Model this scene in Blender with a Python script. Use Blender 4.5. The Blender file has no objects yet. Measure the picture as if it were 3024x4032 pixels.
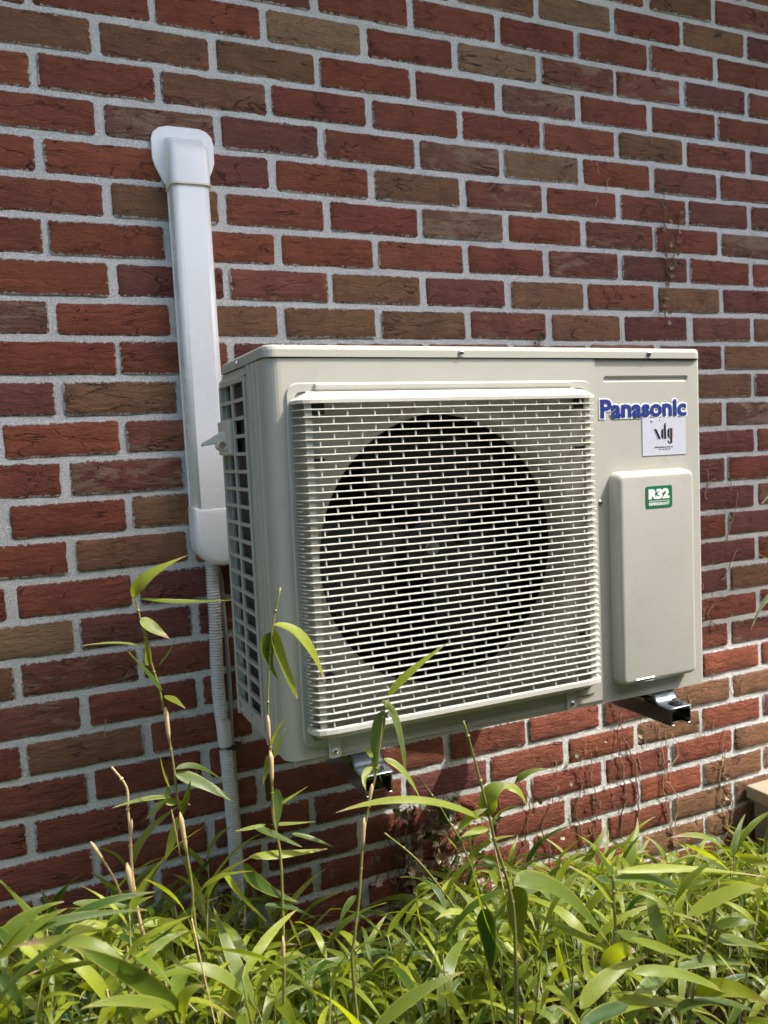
import bpy, bmesh, math, random
from mathutils import Vector, Matrix
from mathutils.geometry import delaunay_2d_cdt
random.seed(7)
R = math.radians
PI = math.pi
scene = bpy.context.scene
COL = scene.collection

# ------------------------------------------------------------------ camera
cam_d = bpy.data.cameras.new('camera')
cam = bpy.data.objects.new('camera', cam_d)
COL.objects.link(cam)
cam.matrix_world = Matrix((
    (0.9132438, 0.0760268, -0.4002571, -0.3312764),
    (-0.4038249, 0.0388086, -0.9140128, -1.7065211),
    (-0.0539561, 0.9963502, 0.0661432, 0.4509685),
    (0, 0, 0, 1)))
cam_d.sensor_fit = 'VERTICAL'
cam_d.sensor_height = 36.0
cam_d.lens = 28.98
cam_d.clip_start = 0.02
cam_d.clip_end = 500
cam_d.dof.use_dof = True
cam_d.dof.focus_distance = 1.42
cam_d.dof.aperture_fstop = 7.0
scene.camera = cam

# ------------------------------------------------------------------ sky, sun, exposure
SUN = Vector((1.6, -1.0, 2.4)).normalized()          # direction towards the sun
world = bpy.data.worlds.new('World')
scene.world = world
world.use_nodes = True
wn = world.node_tree
bg = wn.nodes['Background']
sky = wn.nodes.new('ShaderNodeTexSky')
sky.sky_type = 'NISHITA'
sky.sun_disc = False
sky.sun_elevation = math.asin(SUN.z)
sky.sun_rotation = math.atan2(SUN.x, SUN.y)
sky.altitude = 20
sky.air_density = 1.0
sky.dust_density = 4.0
sky.ozone_density = 1.0
wn.links.new(sky.outputs[0], bg.inputs[0])
bg.inputs[1].default_value = 0.15
sun_d = bpy.data.lights.new('sun', 'SUN')
sun_d.energy = 2.0
sun_d.angle = R(0.55)
sun_d.color = (1.0, 0.965, 0.91)
sun = bpy.data.objects.new('sun', sun_d)
COL.objects.link(sun)
sun.location = SUN * 30
sun.rotation_euler = SUN.to_track_quat('Z', 'Y').to_euler()
vs = scene.view_settings
vs.view_transform = 'Standard'
vs.look = 'None'
vs.exposure = 1.6
vs.gamma = 1.0
vs.use_curve_mapping = False
scene.cycles.max_bounces = 10
scene.cycles.diffuse_bounces = 5
scene.cycles.transparent_max_bounces = 8

GZ = -0.72            # ground level (z = 0 is the underside of the unit)

# ------------------------------------------------------------------ helpers
def obj(name, me, parent=None, mat=None, kind=None):
    o = bpy.data.objects.new(name, me)
    COL.objects.link(o)
    if parent is not None:
        o.parent = parent
    if mat is not None and me is not None:
        if len(me.materials) == 0:
            me.materials.append(mat)
    if kind:
        o['kind'] = kind
    return o

def tag(o, label, cat=None, group=None):
    o['label'] = label
    if cat:
        o['category'] = cat
    if group:
        o['group'] = group
    return o

def empty(name, loc=(0, 0, 0)):
    o = bpy.data.objects.new(name, None)
    o.empty_display_size = 0.05
    COL.objects.link(o)
    o.location = loc
    return o

def mesh(name, verts, faces, smooth=False, uvs=None):
    me = bpy.data.meshes.new(name)
    me.from_pydata([tuple(v) for v in verts], [], faces)
    if smooth:
        me.polygons.foreach_set('use_smooth', [True] * len(me.polygons))
    if uvs is not None:
        uvl = me.uv_layers.new(name='UVMap')
        for lp in me.loops:
            uvl.data[lp.index].uv = uvs[lp.vertex_index]
    me.update()
    return me

class MB:
    """collects shapes into one mesh"""
    def __init__(s):
        s.v = []; s.f = []
    def add(s, vs_, fs_):
        b = len(s.v)
        s.v += [Vector(p) for p in vs_]
        s.f += [tuple(b + i for i in f) for f in fs_]
    def box(s, x0, x1, y0, y1, z0, z1):
        s.add([(x0, y0, z0), (x1, y0, z0), (x1, y1, z0), (x0, y1, z0), (x0, y0, z1), (x1, y0, z1), (x1, y1, z1), (x0, y1, z1)],
              [(0, 3, 2, 1), (4, 5, 6, 7), (0, 1, 5, 4), (1, 2, 6, 5), (2, 3, 7, 6), (3, 0, 4, 7)])
    def tube(s, pts, rad, n=10, cap=True):
        pts = [Vector(p) for p in pts]
        rads = rad if isinstance(rad, (list, tuple)) else [rad] * len(pts)
        b = len(s.v)
        up = Vector((0.13, 0.31, 0.94)).normalized()
        prev = None
        for i, p in enumerate(pts):
            t = (pts[min(i + 1, len(pts) - 1)] - pts[max(i - 1, 0)])
            if t.length < 1e-9:
                t = Vector((0, 0, 1))
            t.normalize()
            if prev is None:
                a = t.cross(up)
                if a.length < 1e-3:
                    a = t.cross(Vector((1, 0, 0)))
            else:
                a = prev - t * prev.dot(t)
            a.normalize(); prev = a
            c = t.cross(a)
            for k in range(n):
                w = 2 * PI * k / n
                s.v.append(p + (a * math.cos(w) + c * math.sin(w)) * rads[i])
        for i in range(len(pts) - 1):
            for k in range(n):
                k2 = (k + 1) % n
                s.f.append((b + i * n + k, b + i * n + k2, b + (i + 1) * n + k2, b + (i + 1) * n + k))
        if cap:
            s.f.append(tuple(b + k for k in reversed(range(n))))
            e = b + (len(pts) - 1) * n
            s.f.append(tuple(e + k for k in range(n)))
    def cyl(s, p0, p1, r, n=16):
        s.tube([p0, p1], r, n)
    def sweep(s, path, h, d, zc, slope=0.0):
        """flat bar (height h, depth d) along a path of (x, y) at height zc; outward is -y"""
        n = len(path); b = len(s.v)
        for i, (x, y) in enumerate(path):
            a = Vector(path[max(i - 1, 0)]); c = Vector(path[min(i + 1, n - 1)])
            t = (c - a).normalized()
            nx, ny = t.y, -t.x
            for (dd, zz) in ((0, -h / 2 * .7), (0, h / 2 * .35), (-d * .25, h / 2), (-d, h / 2 + slope), (-d, -h / 2 + slope), (-d * .2, -h / 2)):
                s.v.append(Vector((x + nx * dd, y + ny * dd, zc + zz)))
        m = 6
        for i in range(n - 1):
            for k in range(m):
                k2 = (k + 1) % m
                s.f.append((b + i * m + k, b + (i + 1) * m + k, b + (i + 1) * m + k2, b + i * m + k2))
        s.f.append(tuple(b + k for k in range(m)))
        s.f.append(tuple(b + (n - 1) * m + k for k in reversed(range(m))))
    def me(s, name, smooth=False):
        m = mesh(name, s.v, s.f, smooth)
        bm = bmesh.new(); bm.from_mesh(m)
        bmesh.ops.recalc_face_normals(bm, faces=bm.faces)
        bm.to_mesh(m); bm.free()
        return m
    def build(s, name, mat, parent=None, smooth=False, bevel=0.0, seg=2, kind=None):
        o = obj(name, s.me(name, smooth), parent, mat, kind)
        if bevel > 0:
            bv = o.modifiers.new('bevel', 'BEVEL')
            bv.width = bevel; bv.segments = seg; bv.limit_method = 'ANGLE'; bv.angle_limit = R(40)
            bv.harden_normals = False
        return o

def inset(poly, d):
    n = len(poly); out = []
    for i in range(n):
        p0, p1, p2 = Vector(poly[i - 1]), Vector(poly[i]), Vector(poly[(i + 1) % n])
        e1 = (p1 - p0).normalized(); e2 = (p2 - p1).normalized()
        n1 = Vector((-e1.y, e1.x)); n2 = Vector((-e2.y, e2.x))
        m = n1 + n2
        q = m / max(0.35, m.dot(n1)) if m.length > 1e-6 else n1
        out.append(p1 + q * d)
    return out

def rrect(x0, x1, z0, z1, r, n=5):
    pts = []
    for cx, cz, a0 in ((x1 - r, z0 + r, -90), (x1 - r, z1 - r, 0), (x0 + r, z1 - r, 90), (x0 + r, z0 + r, 180)):
        for k in range(n + 1):
            a = R(a0 + 90 * k / n)
            pts.append((cx + r * math.cos(a), cz + r * math.sin(a)))
    return pts   # counter-clockwise

def pillow(mb, poly, y0, y1, bev, seg=3, slope=0.0):
    """outline in (x, z), counter-clockwise seen from -y; rises from y0 to y1 (y1 < y0) with a rounded front edge and sloped sides"""
    loops = [[(p[0], y0, p[1]) for p in poly]]
    base = inset(poly, slope)
    for k in range(seg + 1):
        a = PI / 2 * k / seg
        ins = inset(base, bev * (1 - math.cos(a)))
        y = y1 + bev * (1 - math.sin(a))
        loops.append([(p[0], y, p[1]) for p in ins])
    vs_ = [p for l in loops for p in l]
    n = len(poly); fs = []
    for i in range(len(loops) - 1):
        for k in range(n):
            k2 = (k + 1) % n
            fs.append((i * n + k, i * n + k2, (i + 1) * n + k2, (i + 1) * n + k))
    fs.append(tuple((len(loops) - 1) * n + k for k in range(n)))
    mb.add(vs_, fs)

# ------------------------------------------------------------------ materials
def newmat(name):
    m = bpy.data.materials.new(name); m.use_nodes = True
    nt = m.node_tree
    return m, nt, nt.nodes['Principled BSDF']

def nd(nt, kind, **kw):
    n = nt.nodes.new(kind)
    for k, v in kw.items():
        if k in ('operation', 'blend_type', 'data_type', 'noise_dimensions', 'feature', 'distance', 'wave_type', 'bands_direction', 'use_clamp', 'noise_type', 'normalize'):
            setattr(n, k, v)
        else:
            n.inputs[k].default_value = v
    return n

def mathn(nt, op, a, b=None, c=None, clamp=False):
    n = nt.nodes.new('ShaderNodeMath'); n.operation = op; n.use_clamp = clamp
    for i, v in enumerate((a, b, c)):
        if v is None:
            continue
        if isinstance(v, (int, float)):
            n.inputs[i].default_value = v
        else:
            nt.links.new(v, n.inputs[i])
    return n.outputs[0]

def mix(nt, fac, a, b, blend='MIX'):
    n = nt.nodes.new('ShaderNodeMix'); n.data_type = 'RGBA'; n.blend_type = blend
    for sock, v in ((n.inputs[0], fac), (n.inputs[6], a), (n.inputs[7], b)):
        if isinstance(v, (int, float)):
            sock.default_value = v
        elif isinstance(v, tuple):
            sock.default_value = v if len(v) == 4 else (*v, 1)
        else:
            nt.links.new(v, sock)
    return n.outputs[2]

def noise(nt, vec, scale, detail=3, rough=.55, dist=0.0):
    n = nd(nt, 'ShaderNodeTexNoise', Scale=scale, Detail=detail, Roughness=rough, Distortion=dist)
    if vec is not None:
        nt.links.new(vec, n.inputs['Vector'])
    return n.outputs['Fac']

def smooth(nt, v, lo, hi):
    n = nt.nodes.new('ShaderNodeMapRange'); n.interpolation_type = 'SMOOTHSTEP'
    nt.links.new(v, n.inputs[0])
    n.inputs[1].default_value = lo; n.inputs[2].default_value = hi
    return n.outputs[0]

def bump(nt, h, strength, dist, normal=None):
    n = nt.nodes.new('ShaderNodeBump'); n.inputs['Strength'].default_value = strength; n.inputs['Distance'].default_value = dist
    nt.links.new(h, n.inputs['Height'])
    if normal is not None:
        nt.links.new(normal, n.inputs['Normal'])
    return n.outputs[0]

def paint(name, col, rough=.4, var=.04, tex=700, bstr=.05, metallic=0.0, coat=0.0, dirt=0.0, dirtcol=(.25, .24, .18)):
    """paint / plastic / metal with faint unevenness"""
    m, nt, b = newmat(name)
    tc = nt.nodes.new('ShaderNodeTexCoord')
    n1 = noise(nt, tc.outputs['Object'], 9, 4)
    n2 = noise(nt, tc.outputs['Object'], tex, 2)
    c = mix(nt, n1, tuple(x * (1 - var) for x in col), tuple(min(1, x * (1 + var)) for x in col))
    if dirt > 0:
        n3 = noise(nt, tc.outputs['Object'], 22, 6, .7)
        c = mix(nt, mathn(nt, 'MULTIPLY', smooth(nt, n3, .5, .75), dirt), c, dirtcol)
    nt.links.new(c, b.inputs['Base Color'])
    nt.links.new(mathn(nt, 'MULTIPLY_ADD', n1, .16, rough - .08), b.inputs['Roughness'])
    b.inputs['Metallic'].default_value = metallic
    if bstr > 0:
        nt.links.new(bump(nt, n2, bstr, .002), b.inputs['Normal'])
    if coat:
        b.inputs['Coat Weight'].default_value = coat
    return m

M = {}
M['cabinet'] = paint('cabinet_paint', (.425, .42, .362), .42, .03, 420, .10, dirt=.18)
M['grille'] = paint('grille_plastic', (.55, .54, .475), .36, .02, 300, .02, dirt=.06)
M['pvc'] = paint('white_pvc', (.84, .84, .83), .26, .02, 200, .02, dirt=.08, dirtcol=(.5, .5, .48))
M['hose'] = paint('hose_plastic', (.62, .60, .55), .5, .04, 200, .03, dirt=.25, dirtcol=(.35, .32, .25))
M['cable'] = paint('grey_cable', (.30, .31, .31), .5, .05)
M['black'] = paint('black_plastic', (.015, .015, .016), .4, .1)
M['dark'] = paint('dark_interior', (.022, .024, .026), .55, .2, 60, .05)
M['fan'] = paint('fan_plastic', (.035, .037, .04), .4, .1, 60, .03)
M['steel'] = paint('zinc_steel', (.62, .63, .64), .28, .10, 150, .08, metallic=1.0)
M['darksteel'] = paint('polished_rail', (.45, .45, .46), .16, .10, 150, .03, metallic=1.0)
M['foot'] = paint('foot_steel', (.36, .42, .46), .30, .08, 150, .05, metallic=.85)
M['blue'] = paint('blue_ink', (.003, .022, .20), .5, .03)
M['white'] = paint('white_ink', (.80, .80, .78), .4, .02)
M['card'] = paint('sticker_paper', (.50, .52, .58), .55, .02, 60, .06)
M['ink'] = paint('black_ink', (.012, .012, .018), .45, .05)
M['inkblue'] = paint('blue_line', (.15, .24, .5), .45, .05)
M['inkred'] = paint('red_line', (.65, .2, .16), .45, .05)
M['green'] = paint('green_label', (.008, .15, .055), .4, .04)
M['pipefoam'] = paint('pipe_insulation', (.55, .55, .53), .8, .1, 90, .2)
M['soffit'] = paint('soffit_paint', (.75, .74, .70), .6, .03)
M['rooftile'] = paint('roof_tile', (.18, .08, .05), .7, .2)
M['hedge'] = paint('hedge_green', (.03, .055, .018), .8, .5, 60, .8)
M['ivystem'] = paint('dry_ivy_stem', (.20, .13, .08), .8, .35, 90, .4)
M['root'] = paint('dry_ivy_root', (.42, .30, .20), .8, .3, 90, .3)
M['gutterlead'] = M['darksteel']

def coil_mat():
    m, nt, b = newmat('coil_fins')
    tc = nt.nodes.new('ShaderNodeTexCoord')
    w = nd(nt, 'ShaderNodeTexWave', Scale=200.0, Distortion=.3); w.wave_type = 'BANDS'; w.bands_direction = 'Y'
    nt.links.new(tc.outputs['Object'], w.inputs['Vector'])
    nt.links.new(mix(nt, w.outputs['Fac'], (.018, .022, .020), (.05, .058, .052)), b.inputs['Base Color'])
    b.inputs['Roughness'].default_value = .55
    return m
M['coil'] = coil_mat()

def brick_mat(joined=False):
    m, nt, b = newmat('hand_formed_brick')
    L = nt.links
    tc = nt.nodes.new('ShaderNodeTexCoord'); oi = nt.nodes.new('ShaderNodeObjectInfo')
    off = nt.nodes.new('ShaderNodeVectorMath'); off.operation = 'ADD'
    comb = nt.nodes.new('ShaderNodeCombineXYZ')
    for i in range(3):
        L.new(mathn(nt, 'MULTIPLY', oi.outputs['Random'], (37.0, 11.0, 53.0)[i]), comb.inputs[i])
    L.new(tc.outputs['Object'], off.inputs[0]); L.new(comb.outputs[0], off.inputs[1])
    v = off.outputs[0]
    st = nt.nodes.new('ShaderNodeVectorMath'); st.operation = 'MULTIPLY'; st.inputs[1].default_value = (.5, 1, 1.5)
    L.new(v, st.inputs[0]); vst = st.outputs[0]
    big = noise(nt, v, 16, 4, .6); mid = noise(nt, v, 70, 5, .65); fine = noise(nt, v, 420, 3, .6)
    base = oi.outputs['Color']
    if joined:
        gi = nt.nodes.new('ShaderNodeNewGeometry')
        base = mix(nt, gi.outputs['Random Per Island'], (.26, .075, .045), (.25, .125, .07))
    c = mix(nt, mathn(nt, 'MULTIPLY', smooth(nt, big, .38, .66), .55), base, mix(nt, 1.0, base, (.62, .60, .66), 'MULTIPLY'))
    c = mix(nt, mathn(nt, 'MULTIPLY', smooth(nt, mid, .5, .72), .45), c, mix(nt, 1.0, base, (1.45, 1.25, 1.1), 'MULTIPLY'))
    pn = noise(nt, vst, 19, 5, .62, .5)
    thr = mathn(nt, 'SUBTRACT', .78, mathn(nt, 'MULTIPLY', oi.outputs['Alpha'], .36))
    pm = smooth(nt, mathn(nt, 'SUBTRACT', pn, thr), -.03, .10)
    c = mix(nt, mathn(nt, 'MULTIPLY', pm, .62), c, mix(nt, mid, (.30, .20, .125), (.40, .29, .20)))
    c = mix(nt, mathn(nt, 'MULTIPLY', smooth(nt, fine, .52, .75), .3), c, mix(nt, 1.0, c, (.55, .55, .58), 'MULTIPLY'))
    # folds and cracks of hand-thrown clay
    cr = noise(nt, vst, 15, 4, .55, .7)
    ridge = mathn(nt, 'ABSOLUTE', mathn(nt, 'SUBTRACT', cr, .5))
    crack = mathn(nt, 'SUBTRACT', 1.0, smooth(nt, ridge, .0, .014))
    mask = smooth(nt, noise(nt, v, 17, 2), .47, .60)
    crack = mathn(nt, 'MULTIPLY', crack, mask)
    pits = smooth(nt, noise(nt, v, 190, 2), .66, .76)
    c = mix(nt, mathn(nt, 'MULTIPLY', crack, .62), c, (.035, .018, .014))
    c = mix(nt, mathn(nt, 'MULTIPLY', pits, .40), c, (.05, .026, .02))
    # mortar smeared over the arrises
    sep = nt.nodes.new('ShaderNodeSeparateXYZ'); L.new(tc.outputs['Object'], sep.inputs[0])
    dx = mathn(nt, 'SUBTRACT', .1075, mathn(nt, 'ABSOLUTE', sep.outputs[0]))
    dz = mathn(nt, 'SUBTRACT', .0325, mathn(nt, 'ABSOLUTE', sep.outputs[2]))
    d = mathn(nt, 'MINIMUM', dx, dz)
    rag = mathn(nt, 'MULTIPLY_ADD', noise(nt, v, 130, 5, .75), .024, -.0106)
    sm = mathn(nt, 'SUBTRACT', 1.0, smooth(nt, mathn(nt, 'SUBTRACT', d, rag), -.0002, .0012))
    if joined:
        sm = mathn(nt, 'MULTIPLY', sm, 0.0)
    spot = smooth(nt, noise(nt, v, 90, 4, .7), .79, .82)
    sm = mathn(nt, 'MAXIMUM', sm, mathn(nt, 'MULTIPLY', spot, .8))
    c = mix(nt, sm, c, mix(nt, fine, (.46, .45, .42), (.72, .71, .67)))
    L.new(c, b.inputs['Base Color'])
    b.inputs['Roughness'].default_value = .88
    b.inputs['Specular IOR Level'].default_value = .25
    folds = noise(nt, vst, 52, 6, .70, .6)
    h = mathn(nt, 'ADD', mathn(nt, 'MULTIPLY', folds, 1.0), mathn(nt, 'MULTIPLY', fine, .22))
    h = mathn(nt, 'SUBTRACT', h, mathn(nt, 'MULTIPLY', crack, .55))
    h = mathn(nt, 'SUBTRACT', h, mathn(nt, 'MULTIPLY', pits, .3))
    h = mathn(nt, 'ADD', h, mathn(nt, 'MULTIPLY', sm, .25))
    L.new(bump(nt, h, 1.0, .014), b.inputs['Normal'])
    return m
M['brick'] = brick_mat()
M['brick_joined'] = brick_mat(True)

def mortar_mat():
    m, nt, b = newmat('lime_mortar')
    tc = nt.nodes.new('ShaderNodeTexCoord'); v = tc.outputs['Object']
    big = noise(nt, v, 6, 4); fine = noise(nt, v, 260, 4, .75); mid = noise(nt, v, 60, 4)
    gr = smooth(nt, fine, .3, .7)
    c = mix(nt, gr, (.56, .555, .53), (.90, .89, .85))
    c = mix(nt, mathn(nt, 'MULTIPLY', smooth(nt, big, .45, .7), .30), c, (.46, .455, .43))
    c = mix(nt, mathn(nt, 'MULTIPLY', smooth(nt, mid, .6, .75), .35), c, (.36, .35, .32))
    # green-yellow algae close to the ground
    sep = nt.nodes.new('ShaderNodeSeparateXYZ'); nt.links.new(v, sep.inputs[0])
    low = mathn(nt, 'MULTIPLY', mathn(nt, 'SUBTRACT', 1.0, smooth(nt, sep.outputs[2], -.62, -.42)), mathn(nt, 'MULTIPLY', smooth(nt, mid, .4, .62), .5))
    c = mix(nt, low, c, (.22, .20, .08))
    nt.links.new(c, b.inputs['Base Color'])
    b.inputs['Roughness'].default_value = .93
    b.inputs['Specular IOR Level'].default_value = .2
    h = mathn(nt, 'ADD', mathn(nt, 'MULTIPLY', fine, .5), mathn(nt, 'MULTIPLY', noise(nt, v, 130, 5, .7), 1.0))
    nt.links.new(bump(nt, h, .9, .006), b.inputs['Normal'])
    return m
M['mortar'] = mortar_mat()

def leaf_mat(name, c0, c1, trans, brown, dry=False):
    m, nt, b = newmat(name)
    L = nt.links
    uv = nt.nodes.new('ShaderNodeUVMap'); sep = nt.nodes.new('ShaderNodeSeparateXYZ'); L.new(uv.outputs[0], sep.inputs[0])
    oi = nt.nodes.new('ShaderNodeObjectInfo'); tc = nt.nodes.new('ShaderNodeTexCoord'); geo = nt.nodes.new('ShaderNodeNewGeometry')
    u, vv = sep.outputs[0], sep.outputs[1]
    rnd0 = mathn(nt, 'FRACT', mathn(nt, 'ADD', oi.outputs['Random'], mathn(nt, 'MULTIPLY', geo.outputs['Random Per Island'], 7.31)))
    rnd = mathn(nt, 'POWER', rnd0, 1.15)
    c = mix(nt, rnd, c0, c1)
    n1 = noise(nt, tc.outputs['Object'], 45, 4)
    c = mix(nt, mathn(nt, 'MULTIPLY', smooth(nt, n1, .45, .7), .35), c, mix(nt, 1.0, c, (.65, .75, .7), 'MULTIPLY'))
    veins = mathn(nt, 'MULTIPLY', mathn(nt, 'ABSOLUTE', mathn(nt, 'SINE', mathn(nt, 'MULTIPLY', u, 42.0))), .22)
    c = mix(nt, veins, c, mix(nt, 1.0, c, (1.6, 1.5, 1.2), 'MULTIPLY'))
    edge = mathn(nt, 'MULTIPLY', mathn(nt, 'ABSOLUTE', mathn(nt, 'SUBTRACT', u, .5)), 2.0)
    em = smooth(nt, mathn(nt, 'ADD', edge, mathn(nt, 'MULTIPLY', n1, .35)), .92, 1.22)
    c = mix(nt, mathn(nt, 'MULTIPLY', em, .7), c, (.30, .30, .05))
    tipn = mathn(nt, 'ADD', vv, mathn(nt, 'MULTIPLY', n1, .16))
    tipn = mathn(nt, 'ADD', tipn, mathn(nt, 'MULTIPLY', mathn(nt, 'SUBTRACT', rnd, .5), .14))
    ye = smooth(nt, tipn, brown - .14, brown)
    c = mix(nt, mathn(nt, 'MULTIPLY', ye, .6), c, (.30, .26, .06))
    br = smooth(nt, tipn, brown, brown + .05)
    c = mix(nt, br, c, mix(nt, n1, (.20, .10, .045), (.50, .40, .28)))
    L.new(c, b.inputs['Base Color'])
    b.inputs['Roughness'].default_value = .36
    b.inputs['Specular IOR Level'].default_value = .55
    hgt = mathn(nt, 'SINE', mathn(nt, 'MULTIPLY', u, 70.0))
    L.new(bump(nt, hgt, .25, .0012), b.inputs['Normal'])
    tr = nt.nodes.new('ShaderNodeBsdfTranslucent')
    L.new(mix(nt, 1.0, c, trans, 'MULTIPLY'), tr.inputs['Color'])
    ms = nt.nodes.new('ShaderNodeMixShader'); ms.inputs[0].default_value = .12 if dry else .38
    L.new(b.outputs[0], ms.inputs[1]); L.new(tr.outputs[0], ms.inputs[2])
    L.new(ms.outputs[0], nt.nodes['Material Output'].inputs['Surface'])
    return m
M['leaf'] = leaf_mat('bamboo_leaf', (.028, .072, .011), (.27, .32, .030), (2.6, 2.6, .5), 1.02)
M['leaf_edge'] = leaf_mat('bamboo_leaf_scorched', (.10, .165, .022), (.18, .23, .03), (2.4, 2.4, .7), .93)
M['leaf_stripe'] = leaf_mat('bamboo_leaf_striped', (.10, .155, .05), (.12, .17, .055), (1.8, 1.9, .8), 1.03)
M['ivyleaf'] = leaf_mat('dry_ivy_leaf', (.20, .12, .06), (.38, .29, .19), (1.2, 1.1, .9), 1.3, True)
M['greenivy'] = leaf_mat('green_ivy_leaf', (.05, .075, .015), (.07, .09, .02), (1.5, 1.5, .8), 1.3)

def cane_mat():
    m, nt, b = newmat('bamboo_cane')
    tc = nt.nodes.new('ShaderNodeTexCoord')
    n1 = noise(nt, tc.outputs['Object'], 30, 3)
    oi = nt.nodes.new('ShaderNodeObjectInfo')
    c = mix(nt, oi.outputs['Random'], (.16, .17, .04), (.27, .22, .08))
    c = mix(nt, smooth(nt, n1, .45, .62), c, (.13, .17, .035))
    nt.links.new(c, b.inputs['Base Color']); b.inputs['Roughness'].default_value = .45
    return m
M['cane'] = cane_mat()
M['husk'] = paint('dry_sheath', (.46, .34, .17), .7, .3, 160, .3)

def soil_mat():
    m, nt, b = newmat('garden_ground')
    tc = nt.nodes.new('ShaderNodeTexCoord'); v = tc.outputs['Object']
    n1 = noise(nt, v, 1.4, 5); n2 = noise(nt, v, 45, 6, .7)
    c = mix(nt, n2, (.035, .024, .015), (.12, .085, .055))
    sep = nt.nodes.new('ShaderNodeSeparateXYZ'); nt.links.new(v, sep.inputs[0])
    lawn = smooth(nt, mathn(nt, 'ADD', mathn(nt, 'MULTIPLY', sep.outputs[1], -1.0), mathn(nt, 'MULTIPLY', n1, .5)), 1.5, 1.8)
    c = mix(nt, lawn, c, mix(nt, n2, (.07, .11, .025), (.17, .20, .06)))
    nt.links.new(c, b.inputs['Base Color']); b.inputs['Roughness'].default_value = .95
    nt.links.new(bump(nt, n2, .8, .02), b.inputs['Normal'])
    return m
M['soil'] = soil_mat()

def stone_mat():
    m, nt, b = newmat('sandstone_slab')
    tc = nt.nodes.new('ShaderNodeTexCoord'); v = tc.outputs['Object']
    n1 = noise(nt, v, 12, 5); n2 = noise(nt, v, 140, 4, .7)
    c = mix(nt, n1, (.34, .27, .18), (.48, .41, .30))
    c = mix(nt, mathn(nt, 'MULTIPLY', n2, .5), c, (.25, .21, .15))
    nt.links.new(c, b.inputs['Base Color']); b.inputs['Roughness'].default_value = .85
    nt.links.new(bump(nt, n2, .4, .003), b.inputs['Normal'])
    return m
M['stone'] = stone_mat()

# ------------------------------------------------------------------ ground, roof overhang
gv = [(-30, 0.3, GZ), (30, 0.3, GZ), (30, -30, GZ), (-30, -30, GZ)]
ground = obj('ground', mesh('ground', gv, [(0, 3, 2, 1)]), None, M['soil'], 'structure')

hedge = empty('added_hedge', (5.2, -2.7, GZ)); tag(hedge, 'unseen green hedge added opposite the wall to block low sky light', 'hedge')  # added out of view to keep low sky light off the lower wall
hv, hf = [], []
rh = random.Random(2)
NX_, NP_ = 120, 16
for i in range(NX_ + 1):
    for k in range(NP_):
        a = PI * k / (NP_ - 1)
        rr_ = 1 + rh.uniform(-.10, .10)
        hv.append((-7 + 14 * i / NX_, max(-1, min(1, 1.35 * math.cos(a))) * .5 * rr_, min(1, 1.5 * math.sin(a)) * 2.25 * rr_))
for i in range(NX_):
    for k in range(NP_ - 1):
        q = i * NP_ + k
        hf.append((q, q + 1, q + NP_ + 1, q + NP_))
obj('crown', mesh('crown', hv, hf), hedge, M['hedge'])
eave = empty('roof_overhang', (0, 0, 2.2))
tag(eave, 'white painted eave of the house roof above the brick wall', 'roof')
mb = MB(); mb.box(-4, 6, -.878, 0.0, -.12, -.08); mb.build('soffit', M['soffit'], eave)
mb = MB(); mb.box(-4, 6, -.90, -.88, -.14, .05); mb.build('fascia', M['soffit'], eave)
mb = MB(); mb.add([(-4, -.92, .04), (6, -.92, .04), (6, .3, .75), (-4, .3, .75), (-4, -.92, .07), (6, -.92, .07), (6, .3, .78), (-4, .3, .78)],
                  [(0, 3, 2, 1), (4, 5, 6, 7), (0, 1, 5, 4), (1, 2, 6, 5), (2, 3, 7, 6), (3, 0, 4, 7)])
mb.build('roof_slope', M['rooftile'], eave)

# ------------------------------------------------------------------ brick wall
PX, PZ, BX, BZ = 0.22732, 0.076544, -0.13663, 1.361635
COLR = {'r': (.270, .088, .055, .14), 'R': (.300, .094, .053, .08), 'd': (.215, .080, .066, .22), 'b': (.262, .135, .074, .30),
        'y': (.315, .200, .108, .50), 'm': (.250, .092, .063, .66), 'g': (.225, .105, .078, .85)}
CLS = {  # row: (index of first brick, one letter per brick)
 -3: (5, 'rbm'), -2: (3.5, 'byrbd'), -1: (1, 'drrrrrr'), 0: (-.5, 'rRyrymmdr'), 1: (-1, 'bbbRrgrrr'), 2: (-1.5, 'Rrbrrrrbrd'),
 3: (-1, 'rgdrgyRdr'), 4: (-1.5, 'RRdRbmrrdd'), 5: (-1, 'rbrrgRmrg'), 6: (-1.5, 'rRRRrrmdrr'), 7: (-1, 'Rdmbdbrbd'), 8: (-1.5, 'gRbbbmbddb'),
 9: (-1, 'Rrd....db'), 10: (-1.5, 'dbr.....bd'), 11: (-1, 'Rm.....bg'), 12: (-1.5, 'rm......dr'), 13: (-1, 'Rb.....dr'), 14: (-1.5, 'Rb......db'),
 15: (-2, 'rrd.....rd'), 16: (-1.5, 'ydr.....drb'), 17: (-2, 'bmr.....db'), 18: (-1.5, 'mrr.....rrr'), 19: (-2, 'rbr.....rm'), 20: (-1.5, 'rrr.....RRb'),
 21: (-2, 'rrr..rrrbb'), 22: (-1.5, 'rrr..rRbRd'), 23: (-2, 'rrr..rrrRb'), 24: (-1.5, 'rrr..rrRbb'), 25: (-2, 'rrrrrrrrbb'), 26: (-1.5, 'rrrrrrrbb')}
wall = empty('brick_wall', (0, 0, GZ))
tag(wall, 'red and brown brick wall with wide pale grey mortar joints', 'wall')

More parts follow.
